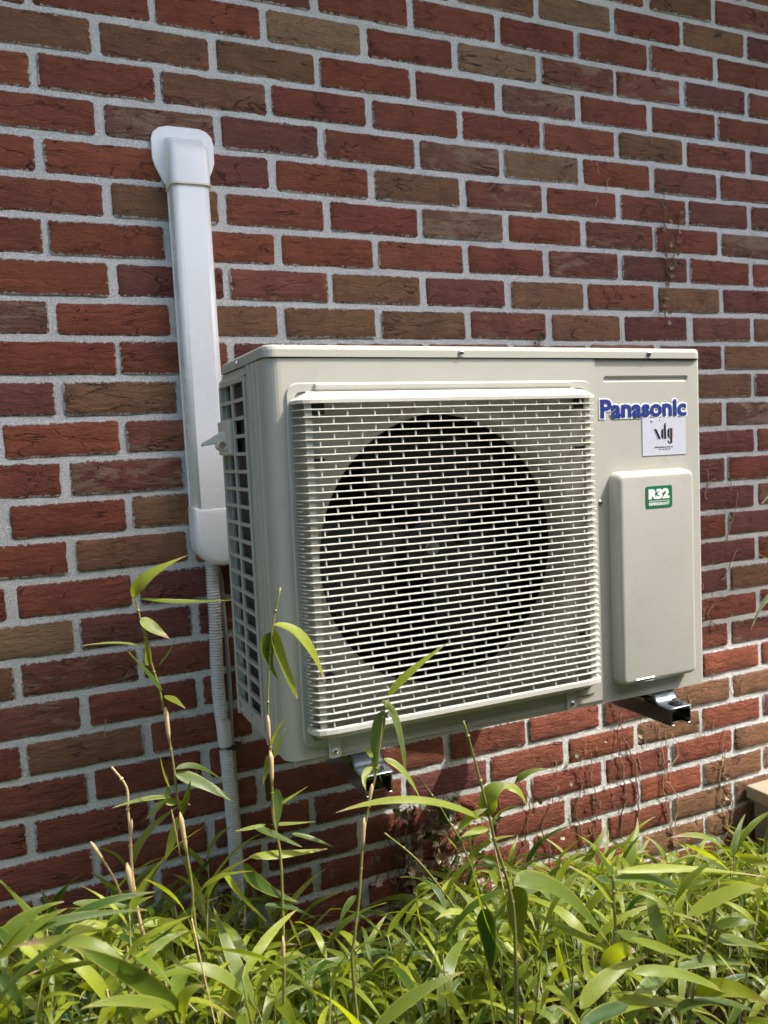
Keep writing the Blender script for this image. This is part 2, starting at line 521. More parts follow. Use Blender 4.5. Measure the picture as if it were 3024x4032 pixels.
def brick_mesh(k):
    rr = random.Random(100 + k)
    hx, hz = .1085, .0336
    out = []
    def edge(n, a, b, amp):
        for i in range(n):
            t = i / n
            p = Vector(a).lerp(Vector(b), t)
            nrm = Vector((b[1] - a[1], -(b[0] - a[0]))).normalized()
            e = 1 if 0 < i else .4
            out.append(p - nrm * abs(rr.gauss(0, amp)) * e)
    c = .006
    sx = rr.uniform(-.004, .001); sz = rr.uniform(-.0025, .0008)
    hx += sx; hz += sz
    edge(9, (-hx + c, -hz), (hx - c, -hz), .0009)
    edge(1, (hx - c, -hz), (hx, -hz + c), .001)
    edge(4, (hx, -hz + c), (hx, hz - c), .0011)
    edge(1, (hx, hz - c), (hx - c, hz), .001)
    edge(9, (hx - c, hz), (-hx + c, hz), .0016)
    edge(1, (-hx + c, hz), (-hx, hz - c), .001)
    edge(4, (-hx, hz - c), (-hx, -hz + c), .0011)
    edge(1, (-hx, -hz + c), (-hx + c, -hz), .001)
    n = len(out)
    v = [(p.x, .018, p.y) for p in out]
    v += [(p.x * .999, .0022 + rr.uniform(-.0008, .0008), p.y * .997) for p in out]
    ins = inset([(p.x, p.y) for p in out], .0034)
    v += [(p.x, rr.uniform(-.0006, .0006), p.y) for p in ins]
    f = []
    for i in range(2):
        for q in range(n):
            q2 = (q + 1) % n
            f.append((i * n + q, i * n + q2, (i + 1) * n + q2, (i + 1) * n + q))
    m0 = len(v)
    for i in range(7):
        x = -hx * .86 + i * hx * 1.72 / 6
        for z in (-.011, .011):
            v.append((x + rr.uniform(-.005, .005), rr.uniform(-.0020, .0006), z + rr.uniform(-.003, .003)))
    # triangulated field: fan strips between the inset loop and the interior points via bmesh fill
    bm = bmesh.new()
    bv = [bm.verts.new(p) for p in v]
    for ff in f:
        bm.faces.new([bv[i] for i in ff])
    idx = [2 * n + q for q in range(n)] + list(range(m0, len(v)))
    pts2 = [Vector((v[i][0], v[i][2])) for i in idx]
    res = delaunay_2d_cdt(pts2, [], [list(range(n))], 1, 1e-7)
    if len(res[0]) == len(pts2):
        for tri in res[2]:
            q = [bv[idx[res[3][t][0]]] for t in tri]
            try:
                bm.faces.new(q)
            except ValueError:
                pass
    else:
        bm.faces.new([bv[2 * n + q] for q in range(n)])
    bmesh.ops.recalc_face_normals(bm, faces=bm.faces)
    me = bpy.data.meshes.new('brick')
    bm.to_mesh(me); bm.free()
    me.polygons.foreach_set('use_smooth', [True] * len(me.polygons))
    me.materials.append(M['brick'])
    return me

BRICKS = [brick_mesh(k) for k in range(14)]
rb = random.Random(5)
joined = MB()
nbrick = 0
for row in range(-7, 29):
    half = (row % 2 == 0)
    i0, letters = CLS.get(row, (None, ''))
    for j in range(-5, 12):
        li = j + .5 if half else j
        x = BX + (li + .5) * PX + rb.uniform(-.0025, .0025)
        z = BZ - row * PZ + rb.uniform(-.0015, .0015)
        ch = '.'
        if i0 is not None and 0 <= li - i0 < len(letters):
            ch = letters[int(round(li - i0))]
        if ch == '.' and row >= 19 and -.45 < x < 1.7:
            ch = 'd' if (j * 7 + row * 3) % 4 == 0 else 'r'
        behind = (0.12 < x < .98 and -.1 < z < .62)
        k = rb.randrange(len(BRICKS)); rot = rb.gauss(0, .35); dy = rb.uniform(-.0015, .0012); tx = rb.gauss(0, .008); tz = rb.gauss(0, .006)
        colr = COLR.get(ch)
        f1 = rb.uniform(.88, 1.12); f2 = rb.uniform(.94, 1.06)
        if ch != '.' and not behind:
            o = obj('brick', BRICKS[k], wall)
            o.location = (x, dy, z - GZ)
            o.rotation_euler = (tx, R(rot), tz)
            o.color = (colr[0] * f1, colr[1] * f1 * f2, colr[2] * f1, colr[3] * rb.uniform(.8, 1.1))
            nbrick += 1
        else:
            me = BRICKS[k]
            joined.add([(v.co.x + x, v.co.y + dy, v.co.z + z) for v in me.vertices], [tuple(p.vertices) for p in me.polygons])
jm = mesh('brick_field', joined.v, joined.f, True)
jo = obj('brick_field', jm, wall, M['brick_joined'], 'stuff')
jo.location = (0, 0, -GZ)
# mortar bed, slightly uneven, 4 mm behind the brick faces
mv, mf = [], []
rm = random.Random(9)
x0, x1, z0, z1, st = -1.25, 2.55, -.75, 1.92, .0125
nx = int((x1 - x0) / st); nz = int((z1 - z0) / st)
for a in range(nz + 1):
    for b_ in range(nx + 1):
        mv.append((x0 + b_ * st, .0034 + rm.uniform(-.0007, .0009), z0 + a * st))
for a in range(nz):
    for b_ in range(nx):
        q = a * (nx + 1) + b_
        mf.append((q, q + 1, q + nx + 2, q + nx + 1))
b0 = len(mv)
mv += [(x0, .2, z0), (x1, .2, z0), (x1, .2, z1), (x0, .2, z1), (x0, .006, z0), (x1, .006, z0), (x1, .006, z1), (x0, .006, z1)]
mf += [(b0, b0 + 1, b0 + 2, b0 + 3), (b0, b0 + 3, b0 + 7, b0 + 4), (b0 + 1, b0 + 5, b0 + 6, b0 + 2), (b0 + 3, b0 + 2, b0 + 6, b0 + 7)]
mo = obj('mortar', mesh('mortar', mv, mf, True), wall, M['mortar'])
mo.location = (0, 0, -GZ)
# the house goes on beyond the picture
mb = MB(); mb.box(-6, x0 - .002, .002, .2, -.8, 2.2); mb.box(x1 + .002, 8, .002, .2, -.8, 2.2); mb.box(x0, x1, .004, .2, z1 + .002, 2.2)
hw = mb.build('wall_continuation', M['brick_joined'], wall); hw.location = (0, 0, -GZ)

# ------------------------------------------------------------------ outdoor unit
AC = empty('outdoor_unit')
AC.matrix_world = Matrix((
    (0.9999842, -0.0033992, 0.0044757, 0.0),
    (0.0034571, 0.9999096, -0.0130101, -0.54075),
    (-0.0044311, 0.0130254, 0.9999053, 0.0),
    (0, 0, 0, 1)))
tag(AC, 'beige outdoor air conditioning unit with slatted fan grille hung on the wall', 'air conditioner')
W, DP, H, HL = .824, .268, .622, .6025
FC = (.2965, .2945); FR = .237      # fan opening
# cabinet shell without the grille openings
mb = MB()
prof = [(0.0, .112), (0.0, .100), (-.0035, .098), (-.0035, .086), (0, .084), (0, .074), (-.003, .072), (-.003, .064), (0, .062), (0, .052), (-.0025, .050), (-.0025, .044), (0, .042), (0, .022)]
for k in range(1, 8):
    a = PI / 2 * k / 8
    prof.append((.022 - .022 * math.cos(a), .022 - .022 * math.sin(a)))
prof += [(.022, 0)]
n = len(prof)
vsl = [(x, y, .004) for x, y in prof] + [(x, y, HL) for x, y in prof]
mb.add(vsl, [(i, i + 1, n + i + 1, n + i) for i in range(n - 1)])
mb.build('corner_panel', M['cabinet'], AC, smooth=False, bevel=0)
mb = MB()   # side strips round the side grille, back, right side, underside
mb.box(0, .003, .112, DP, .586, HL)
mb.box(0, .003, .112, DP, .004, .030)
mb.box(W - .003, W, .0055, DP, 0, HL)
mb.box(.003, W - .003, DP - .003, DP, .012, HL)
mb.box(.012, W - .003, .012, DP - .003, 0.001, .012)
mb.build('side_panel', M['cabinet'], AC, bevel=.0012)
# front panel with the round opening
def front_panel():
    mb = MB()
    x0, x1, z0, z1 = .022, .584, 0.004, HL
    N = 96
    circ = [(FC[0] + FR * math.cos(2 * PI * k / N), FC[1] + FR * math.sin(2 * PI * k / N)) for k in range(N)]
    rect = []
    for k in range(N):
        a = 2 * PI * k / N
        c, s_ = math.cos(a), math.sin(a)
        tx = ((x1 - FC[0]) if c > 0 else (x0 - FC[0])) / c if abs(c) > 1e-9 else 1e9
        tz = ((z1 - FC[1]) if s_ > 0 else (z0 - FC[1])) / s_ if abs(s_) > 1e-9 else 1e9
        t = min(tx, tz)
        rect.append([FC[0] + c * t, FC[1] + s_ * t])
    for cx, cz in ((x0, z0), (x1, z0), (x1, z1), (x0, z1)):
        q = min(range(N), key=lambda k: (rect[k][0] - cx) ** 2 + (rect[k][1] - cz) ** 2)
        rect[q] = [cx, cz]
    prof = [(0.0, 0.0), (.004, .0012), (.009, .005), (.012, .012), (.013, .03), (.013, .06)]
    v = [(p[0], 0, p[1]) for p in rect]
    v += [(p[0] + (1) * 0, 0.0, p[1]) for p in circ]
    for ins, dep in prof[1:]:
        for p in circ:
            dx, dz = p[0] - FC[0], p[1] - FC[1]
            q = (FR - ins) / FR
            v.append((FC[0] + dx * q, dep, FC[1] + dz * q))
    f = []
    for l in range(len(prof)):
        for k in range(N):
            k2 = (k + 1) % N
            f.append((l * N + k, l * N + k2, (l + 1) * N + k2, (l + 1) * N + k))
    mb.add(v, f)
    # returns of the sheet at the edges
    mb.add([(.584, 0, .004), (.584, .003, .004), (.584, .003, HL), (.584, 0, HL)], [(0, 1, 2, 3)])
    # rolled lower lip
    mb.add([(.010, .004, .004), (.584, .0, .004), (.584, .003, -.004), (.012, .006, -.004), (.584, .02, -.004), (.012, .02, -.004)],
           [(0, 1, 2, 3), (3, 2, 4, 5)])
    m = mesh('front_panel', mb.v, mb.f)
    bm = bmesh.new(); bm.from_mesh(m); bmesh.ops.recalc_face_normals(bm, faces=bm.faces); bm.to_mesh(m); bm.free()
    for p in m.polygons:
        c = p.center
        p.use_smooth = c.y > .0002 and math.hypot(c.x - FC[0], c.z - FC[1]) < FR
    return obj('front_panel', m, AC, M['cabinet'])
front_panel()
# right front panel with the stamped groove
mb = MB()
xs = [.5845, .6045, .6085, .7915, .7955, W - .005, W - .001, W]
zs = [-.004, .563, .5665, .5705, .574, HL]
vv = []
for z in zs:
    for i, x in enumerate(xs):
        y = .0028
        if x == W - .001: y = .0042
        if x == W: y = .008
        if .6080 < x < .792 and .566 < z < .571: y = .0072
        vv.append((x, y, z))
nxs = len(xs)
mb.add(vv, [(r * nxs + c, r * nxs + c + 1, (r + 1) * nxs + c + 1, (r + 1) * nxs + c) for r in range(len(zs) - 1) for c in range(nxs - 1)])
mb.add([(.5845, .0028, -.004), (W, .008, -.004), (W, .03, -.004), (.5845, .03, -.004)], [(0, 1, 2, 3)])
mb.build('service_panel', M['cabinet'], AC)
# lid
mb = MB(); pl = rrect(-.003, W + .003, -.0028, DP + .004, .018, 6)
lv = []
loops = [(0, HL + .0015), (0, HL + .012), (.0012, HL + .0165), (.0045, HL + .0190), (.010, H)]
for ins, z in loops:
    q = inset(pl, ins)
    lv += [(p[0], p[1], z) for p in q]
n = len(pl)
lf = [(l * n + k, l * n + (k + 1) % n, (l + 1) * n + (k + 1) % n, (l + 1) * n + k) for l in range(len(loops) - 1) for k in range(n)]
lf.append(tuple((len(loops) - 1) * n + k for k in range(n)))
lf.append(tuple(k for k in reversed(range(n))))
mb.add(lv, lf)
mb.build('lid', M['cabinet'], AC, smooth=False)
# dark strip painted in for the shade of the gap under the lid
mb = MB(); mb.box(.016, W - .004, .006, DP - .004, HL - .003, HL + .003); mb.build('lid_gap_shade', M['dark'], AC)
# embossed frame round the grille
def ring(mb, outer, inner, y0, y1):
    n = len(outer)
    a = [(p[0], y0, p[1]) for p in outer]; b = [(p[0], y1, p[1]) for p in inset(outer, .0022)]
    c = [(p[0], y1, p[1]) for p in inner]; d = [(p[0], y0, p[1]) for p in inner]
    v = a + b + c + d
    mb.add(v, [(l * n + k, l * n + (k + 1) % n, (l + 1) * n + (k + 1) % n, (l + 1) * n + k) for l in range(3) for k in range(n)])
mb = MB()
ring(mb, rrect(.0265, .577, .018, .5665, .020, 6), rrect(.040, .560, .030, .553, .010, 6), -.0002, -.0035)
mb.build('embossed_surround', M['cabinet'], AC)
mb = MB(); pillow(mb, rrect(.070, .530, .5535, .5655, .003, 2), -.0034, -.0075, .003, 2); mb.build('stamped_ridge', M['cabinet'], AC, smooth=False)

# grille of curved horizontal bars
GR = empty('fan_grille'); GR.parent = AC
def gpath(y):
    return [(.0335, -.003), (.0345, -.014), (.0375, -.023), (.0435, -.029), (.053, y + .002), (.070, y), (.30, y - .001), (.530, y), (.546, y + .002), (.556, -.029), (.5615, -.023), (.5645, -.014), (.566, -.003)]
gp = gpath(-.034)
mb = MB(); mb.sweep(gp, .0018, .0060, 0.0, .0003)
bar_me = mb.me('grille_bar'); bar_me.materials.append(M['grille'])
GZ0, GDZ, NB = .5255, .01092, 43
for k in range(NB):
    o = obj('grille_bar', bar_me, GR); o.location = (0, 0, GZ0 - k * GDZ)
def band(h0, h1, d, yo):
    """hood and sill of the grille: profile swept along the grille path"""
    mb = MB(); n = len(gp); b = 0
    for i, (x, y) in enumerate(gp):
        a = Vector(gp[max(i - 1, 0)]); c = Vector(gp[min(i + 1, n - 1)]); t = (c - a).normalized()
        nx_, ny_ = t.y, -t.x
        for dd, z in d:
            mb.v.append(Vector((x + nx_ * dd, y + ny_ * dd, z)))
    m = len(d)
    for i in range(n - 1):
        for k in range(m):
            k2 = (k + 1) % m
            mb.f.append((i * m + k, (i + 1) * m + k, (i + 1) * m + k2, i * m + k2))
    mb.f.append(tuple(range(m))); mb.f.append(tuple((n - 1) * m + k for k in reversed(range(m))))
    return mb
hood = band(0, 0, [(.001, .5345), (.001, .5395), (-.004, .5425), (-.016, .5485), (-.030, .5535), (-.030, .549), (-.006, .5345)], 0)
hood.build('grille_hood', M['grille'], GR)
sill = band(0, 0, [(.001, .0475), (.001, .0545), (-.005, .0560), (-.005, .050), (-.028, .034), (-.030, .030), (-.012, .040)], 0)
sill.build('grille_sill', M['grille'], GR)
for x in (.052, .545):
    mb = MB(); mb.box(x - .0052, x + .0052, -.0268, -.0238, .050, .5365)
    mb.build('grille_post', M['grille'], GR)
mb = MB()
for k in range(-1, NB):
    zt = GZ0 - k * GDZ; zb = zt - GDZ
    for j in range(13):
        x = .0665 + (j + (.5 if k % 2 else 0)) * .0440
        if x > .538: continue
        mb.box(x - .0009, x + .0009, -.0325, -.0285, zb + .001, zt - .001)
mb.build('grille_web', M['grille'], GR, kind='stuff')
mb = MB()   # small end webs at both sides
for k in range(12, NB):
    zt = GZ0 - k * GDZ
    for x in (.0365, .5625):
        mb.box(x - .003, x + .003, -.0215, -.004, zt - .0052, zt - .0040)
mb.build('grille_side_web', M['grille'], GR, kind='stuff')
for x in (.0625, .534):  # dark boxes put in for the shade inside the clip holes
    mb = MB(); mb.box(x, x + .016, -.022, -.0038, .519, .536); mb.build('clip_hole_shade', M['dark'], GR)
    mb = MB(); mb.box(x, x + .013, -.022, -.0038, .448, .4545); mb.build('clip_hole_shade', M['dark'], GR)
    mb = MB(); mb.box(x, x + .013, -.022, -.0038, .126, .1325); mb.build('clip_hole_shade', M['dark'], GR)
for x in (.0746, .5134):
    mb = MB(); pillow(mb, rrect(x - .0095, x + .0095, .000, .034, .003, 2), -.0036, -.0060, .0008, 1); mb.build('grille_tab', M['grille'], GR)

# fan, motor stay and coil behind the opening
fan = MB()
for bl in range(3):
    a0 = 2 * PI * bl / 3 + .4
    rows = []
    for i in range(9):
        r_ = .045 + (.198 - .045) * i / 8
        sweep_ = .35 * (i / 8)
        wdt = 1.30 + .35 * math.sin(PI * i / 8)
        for j in range(9):
            a = a0 + sweep_ + wdt * j / 8
            y = .085 + .055 * (j / 8) - .012 * math.sin(PI * j / 8)
            rows.append((FC[0] + r_ * math.cos(a), y, FC[1] + r_ * math.sin(a)))
    fan.add(rows, [(i * 9 + j, i * 9 + j + 1, (i + 1) * 9 + j + 1, (i + 1) * 9 + j) for i in range(8) for j in range(8)])
FN = empty('fan'); FN.parent = AC
fan.build('blade', M['fan'], FN, smooth=True)
mb = MB(); mb.tube([(FC[0], .078, FC[1]), (FC[0], .082, FC[1]), (FC[0], .15, FC[1])], [.040, .048, .05], 32); mb.build('hub', M['fan'], FN, smooth=False)
mb = MB(); mb.cyl((FC[0], .068, FC[1]), (FC[0], .079, FC[1]), .0085, 6); mb.cyl((FC[0], .076, FC[1]), (FC[0], .079, FC[1]), .013, 20); mb.build('hub_nut', M['cable'], FN)
mb = MB(); mb.box(FC[0] - .035, FC[0] - .018, .165, .18, .02, .59); mb.box(FC[0] + .018, FC[0] + .035, .165, .18, .02, .59); mb.build('motor_stay', M['dark'], AC)
mb = MB()
mb.box(.585, .588, .01, DP - .004, .014, HL - .004)
mb.box(.031, .585, .236, .262, .014, HL - .004)
mb.build('inner_wall', M['dark'], AC)
mb = MB(); mb.box(.008, .030, .090, .2675, .014, HL - .006); mb.build('coil', M['coil'], AC)

# side grille
SG = empty('side_grille'); SG.parent = AC
SX = -.006
mb = MB(); mb.box(SX, .0005, .105, .116, .022, .588); mb.build('side_frame', M['cabinet'], SG, bevel=.002)
mb = MB(); mb.box(SX, .008, .2685, .276, .006, .585); mb.build('side_frame', M['cabinet'], SG, bevel=.002)
mb = MB(); mb.box(SX + .0004, .0005, .116, .268, .5805, .5875); mb.add([(SX, .105, .5875), (SX, .276, .5875), (.0005, .276, .597), (.0005, .09, .597), (.0005, .276, .5875), (.0005, .105, .5875)], [(0, 1, 2, 3), (0, 3, 5), (1, 4, 2)]); mb.build('side_hood', M['cabinet'], SG)
mb = MB(); mb.box(SX + .0004, .0005, .1865, .1945, .024, .5805); mb.build('side_mullion', M['cabinet'], SG, bevel=.0015)
mb = MB(); mb.box(SX + .0012, .0005, .116, .268, -.0028, .0028); sb = mb.me('side_bar'); sb.materials.append(M['cabinet'])
for k in range(1, 20):
    o = obj('side_bar', sb, SG); o.location = (0, 0, .5815 - k * .0287)
# sensor clip
CL = empty('sensor_clip'); CL.parent = AC
mb = MB(); mb.box(-.0115, -.004, .196, .276, .466, .5235); mb.build('clip_plate', M['grille'], CL, bevel=.002)
mb = MB(); mb.add([(-.0115, .212, .507), (-.0115, .252, .507), (-.0115, .214, .488), (-.0115, .254, .488), (-.044, .246, .487), (-.044, .270, .487), (-.044, .246, .4825), (-.044, .270, .4825)],
                  [(0, 1, 5, 4), (2, 6, 7, 3), (0, 4, 6, 2), (1, 3, 7, 5), (4, 5, 7, 6), (0, 2, 3, 1)]); mb.build('clip_hook', M['grille'], CL, bevel=.0015)
mb = MB()
for k in range(6):
    y = .214 + k * .0045
    pts = [(-.0115 - .007 + .0075 * math.cos(2 * PI * q / 14), y, .482 + .0075 * math.sin(2 * PI * q / 14)) for q in range(15)]
    mb.tube(pts, .0012, 6)
mb.build('clip_spring', M['hose'], CL, smooth=True)

# terminal cover (raised panel)
mb = MB(); pillow(mb, rrect(.6095, .789, .024, .406, .016, 6), .0026, -.021, .009, 5, slope=.003)
TC = mb.build('terminal_cover', M['cabinet'], AC, smooth=True)
es = TC.modifiers.new('e', 'EDGE_SPLIT'); es.split_angle = R(50)
mb = MB(); pillow(mb, rrect(.640, .684, .030, .0365, .002, 2), -.012, -.0225, .001, 1); mb.build('cover_catch', M['steel'], AC)

# screws
def screw(x, z, y=0.0, side=False, r=.0042):
    mb = MB()
    if side:
        mb.tube([(0, 0, 0), (-.0012, 0, 0), (-.0024, 0, 0), (-.003, 0, 0)], [r * 1.25, r * 1.25, r * .9, r * .4], 14)
    else:
        mb.tube([(0, 0, 0), (0, -.0012, 0), (0, -.0024, 0), (0, -.0031, 0)], [r * 1.25, r * 1.25, r * .9, r * .45], 14)
    o = mb.build('screw', M['steel'], AC, smooth=False)
    o.location = (0 if side else x, x if side else y, z)
    if not side:
        s2 = MB(); s2.box(-.0026, .0026, -.0033, -.0025, -.0005, .0005); s2.box(-.0005, .0005, -.0034, -.0025, -.0026, .0026)
        c = s2.build('cross_slot', M['ink'], o)
    return o
screw(.3205, .6112, -.0029); screw(.7012, .6118, -.0029); screw(.5908, .354, .0026); screw(.0746, .0105, -.0060); screw(.3047, .0118, -.0005); screw(.5134, .0098, -.0060)
screw(.153, .6111, 0, True).location.x = -.0031; screw(.0524, .5813, 0, True); screw(.262, .014, 0, True)

# lettering -------------------------------------------------------
def text_mesh(s_, size, offset=0.0, extrude=0.0, space=1.0, width=None, height=None):
    cu = bpy.data.curves.new('txt', 'FONT'); cu.body = s_; cu.size = size; cu.offset = offset; cu.extrude = extrude; cu.space_character = space
    cu.resolution_u = 4
    to = bpy.data.objects.new('txt', cu); COL.objects.link(to)
    dg = bpy.context.evaluated_depsgraph_get(); dg.update()
    me = bpy.data.meshes.new_from_object(to.evaluated_get(dg))
    bpy.data.objects.remove(to)
    xs_ = [v.co.x for v in me.vertices]; ys_ = [v.co.y for v in me.vertices]
    mx, my = min(xs_), min(ys_); sx = (width / (max(xs_) - mx)) if width else 1; sy = (height / (max(ys_) - my)) if height else sx
    for v in me.vertices:
        x, y, z = v.co
        v.co = ((x - mx) * sx, -z, (y - my) * sy)
    bm = bmesh.new(); bm.from_mesh(me); bmesh.ops.recalc_face_normals(bm, faces=bm.faces); bm.to_mesh(me); bm.free()
    return me
bd = obj('maker_badge', text_mesh('Panasonic', .04, .0036, .0004, 1.0, .2005, .0375), AC, M['white']); bd.location = (.5925, .0022, .4980)
lt = obj('badge_lettering', text_mesh('Panasonic', .04, .0013, .0003, 1.02, .1950, .0325), bd, M['blue']); lt.location = (.0027, -.0009, .0026)
# installer sticker
def flat(pts, y=0):
    return [(p[0], y, p[1]) for p in pts]
mb = MB(); mb.box(0, .101, -.0004, 0, 0, .067)
card = mb.build('installer_sticker', M['card'], AC); card.location = (.6872, .0022, .4312); card.rotation_euler = (0, R(.2), 0)
def sp(x, y): return ((x - 58) / 812 * .101, (768 - y) / 696 * .067)
glyphs = {'ink': [[(275, 278), (300, 276), (322, 288), (398, 470), (372, 471), (352, 462)], [(445, 273), (420, 284), (404, 312), (402, 430), (416, 456), (445, 470)],
                  [(492, 163), (468, 178), (453, 215), (457, 468), (498, 466)], [(558, 268), (535, 278), (521, 308), (520, 422), (536, 452), (560, 466)],
                  [(568, 268), (608, 268), (612, 522), (600, 552), (572, 568)], [(519, 498), (545, 504), (562, 535), (563, 567), (540, 552), (524, 526)]],
          'inkblue': [[(256, 278), (264, 278), (346, 472), (335, 472)]], 'inkred': [[(618, 268), (629, 268), (633, 460), (623, 460)]]}
for mk, polys in glyphs.items():
    mb = MB()
    for pl_ in polys:
        q = [sp(*p) for p in pl_]
        n = len(q)
        mb.add([(p[0], -.0006, p[1]) for p in q] + [(p[0], -.0004, p[1]) for p in q], [tuple(range(n))] + [(k, (k + 1) % n, n + (k + 1) % n, n + k) for k in range(n)])
    mb.build('sticker_logo', M[mk], card)
for s_, xc, yb, wd, hg in (('VERWARMING & SANITAIR', 272, 632, 352, 30), ('+32 476 202 441', 347, 672, 222, 28)):
    t_ = obj('sticker_text', text_mesh(s_, .01, .0003, .0, 1.0, wd / 812 * .101, hg / 696 * .067 * .9), card, M['ink'])
    p = sp(xc, yb); t_.location = (p[0], -.0006, p[1])
for bx, bz, br in ((.0215, .0625, .0022), (.041, .0640, .0013)):
    mb = MB(); mb.tube([(bx, -.0003, bz), (bx, -.0012, bz), (bx, -.0018, bz)], [br * 1.3, br, br * .4], 12); mb.build('sticker_bubble', M['card'], card, smooth=True)
# refrigerant label
mb = MB(); pillow(mb, rrect(0, .0605, 0, .0395, .0045, 4), 0, -.0006, .0002, 1)
lab = mb.build('refrigerant_label', M['green'], AC); lab.location = (.6712, -.0211, .3385)
t_ = obj('label_text', text_mesh('R32', .02, .0012, .0002, 1.0, .0475, .0185), lab, M['white']); t_.location = (.0062, -.0008, .0158)
t_ = obj('label_text', text_mesh('REFRIGERANT', .01, .0003, .0002, 1.0, .0470, .0056), lab, M['white']); t_.location = (.0066, -.0008, .0046)
mb = MB(); mb.box(.0066, .0540, -.0009, -.0006, .0122, .0131); mb.build('label_line', M['white'], lab)
# valve cover on the far side
mb = MB(); mb.box(W + .0005, W + .062, .11, .25, .03, .30); mb.build('valve_cover', M['cabinet'], AC, bevel=.008)

# ------------------------------------------------------------------ wall brackets with feet
def bracket(xc, label):
    """xc in the unit's own x; the rail runs from the wall to in front of the unit"""
    b = empty('wall_bracket', (xc, 0, -.045))
    tag(b, label, 'bracket', 'brackets carrying the outdoor unit')
    w, h, t = .0225, .0145, .0022
    yf = -.577
    mb = MB()
    prof = [(-w + .006, -h), (-w, -h), (-w, h), (-w * .42, h), (-w * .42, h - t), (-w + t, h - t), (-w + t, -h + t), (-w + .006, -h + t)]
    pr2 = [(-x, z) for x, z in prof][::-1]
    for P_ in (prof, pr2):
        n = len(P_)
        v = [(x, yf, z) for x, z in P_] + [(x, -.02, z) for x, z in P_]
        mb.add(v, [(k, (k + 1) % n, n + (k + 1) % n, n + k) for k in range(n)] + [tuple(range(n)), tuple(n + k for k in reversed(range(n)))])
    mb.box(-w + t, w - t, -.56, -.02, -h, -h + t)
    mb.build('rail', M['darksteel'], b, bevel=.0006, seg=1)
    mb = MB(); mb.box(-.020, .020, -.020, -.0035, -.012, .40); mb.build('wall_plate', M['steel'], b, bevel=.003)
    for z in (.12, .34):
        mb = MB(); mb.cyl((0, -.020, z), (0, -.028, z), .008, 6); mb.build('wall_bolt', M['steel'], b)
    # rubber pad, pressed foot and bolt
    mb = MB(); mb.box(-.021, .021, -.574, -.505, h + .0005, h + .0045); mb.build('rubber_pad', M['black'], b, bevel=.001)
    mb = MB()
    rows = [(-.582, .0205), (-.575, .0195), (-.548, .0195), (-.540, .024), (-.530, .040), (-.500, .041)]
    xsn = [-.026, -.022, -.0, .022, .026]
    v = [(x * (1 if y > -.58 else .8), y, z + (-.0022 if abs(x) > .024 else 0)) for y, z in rows for x in xsn]
    f = [(r * 5 + c, r * 5 + c + 1, (r + 1) * 5 + c + 1, (r + 1) * 5 + c) for r in range(len(rows) - 1) for c in range(4)]
    mb.add(v, f)
    fo = mb.build('foot_plate', M['foot'], b, smooth=True)
    so = fo.modifiers.new('s', 'SOLIDIFY'); so.thickness = .002
    mb = MB(); mb.cyl((0.002, -.562, .0195), (0.002, -.562, .022), .0125, 24); mb.build('washer', M['black'], b)
    mb = MB(); mb.cyl((0.002, -.562, .022), (0.002, -.562, .0285), .0075, 6); mb.build('bolt', M['steel'], b, bevel=.0008)
    return b
bracket(.131, 'steel bracket rail with blue grey foot under the left end of the unit')
bracket(.727, 'sunlit steel bracket rail and foot under the right end of the unit')

# ------------------------------------------------------------------ white pipe trunking
TR = empty('pipe_trunking', (.018, 0, .25))
tag(TR, 'white plastic pipe trunking running down the brick wall behind the unit', 'trunking')
def trpart(name, mb, **k):
    o = mb.build(name, M['pvc'], TR, **k); o.location = (-.018, 0, -.25); return o
mb = MB()
def trunk(mb, x0, x1, d, z0, z1, r=.014):
    prof = [(x0, -.002), (x0, -d + r)]
    for k in range(1, 7):
        a = PI / 2 * k / 6
        prof.append((x0 + r - r * math.cos(a), -d + r - r * math.sin(a)))
    for k in range(0, 7):
        a = PI / 2 * k / 6
        prof.append((x1 - r + r * math.sin(a), -d + r - r * math.cos(a)))
    prof.append((x1, -.002))
    n = len(prof)
    mb.add([(x, y, z0) for x, y in prof] + [(x, y, z1) for x, y in prof], [(k, k + 1, n + k + 1, n + k) for k in range(n - 1)] + [tuple(range(n)), tuple(n + k for k in reversed(range(n)))])
trunk(mb, -.0185, .0545, .060, .33, 1.03); trpart('trunking_cover', mb, smooth=False).modifiers.new('n', 'WEIGHTED_NORMAL')
mb = MB(); mb.box(-.0200, .0560, -.010, -.0015, .34, 1.02); trpart('trunking_base', mb, bevel=.001)
# wall cap with flange
fl = [(-.010, 1.003), (.046, 1.003), (.060, 1.020), (.074, 1.050), (.0795, 1.066), (.0795, 1.104), (.076, 1.117), (.066, 1.127), (.052, 1.1315), (-.012, 1.1315), (-.028, 1.127), (-.040, 1.117), (-.0445, 1.104), (-.0445, 1.066), (-.040, 1.050), (-.025, 1.020)]
mb = MB(); pillow(mb, fl, -.0005, -.0055, .002, 2); trpart('cap_flange', mb, smooth=False)
mb = MB()
rows = []
for (ins, y, z) in ((0, -.064, 1.004), (0, -.064, 1.060), (.001, -.0625, 1.070), (.003, -.056, 1.080), (.006, -.044, 1.088), (.0065, -.02, 1.104), (.0065, -.004, 1.108)):
    x0, x1 = -.0212 + ins * .6, .0572 - ins * .6
    r_ = .014 if y < -.03 else .006
    pf = [(x0, -.003), (x0, min(-.0035, y + r_))] + [(x0 + r_ - r_ * math.cos(PI / 2 * k / 4), min(-.0035, y + r_) - (min(-.0035, y + r_) - y) * math.sin(PI / 2 * k / 4)) for k in range(1, 5)]
    pf += [(x1 - r_ + r_ * math.sin(PI / 2 * k / 4), min(-.0035, y + r_) - (min(-.0035, y + r_) - y) * math.cos(PI / 2 * k / 4)) for k in range(0, 5)] + [(x1, -.003)]
    rows.append([(a, b_, z) for a, b_ in pf])
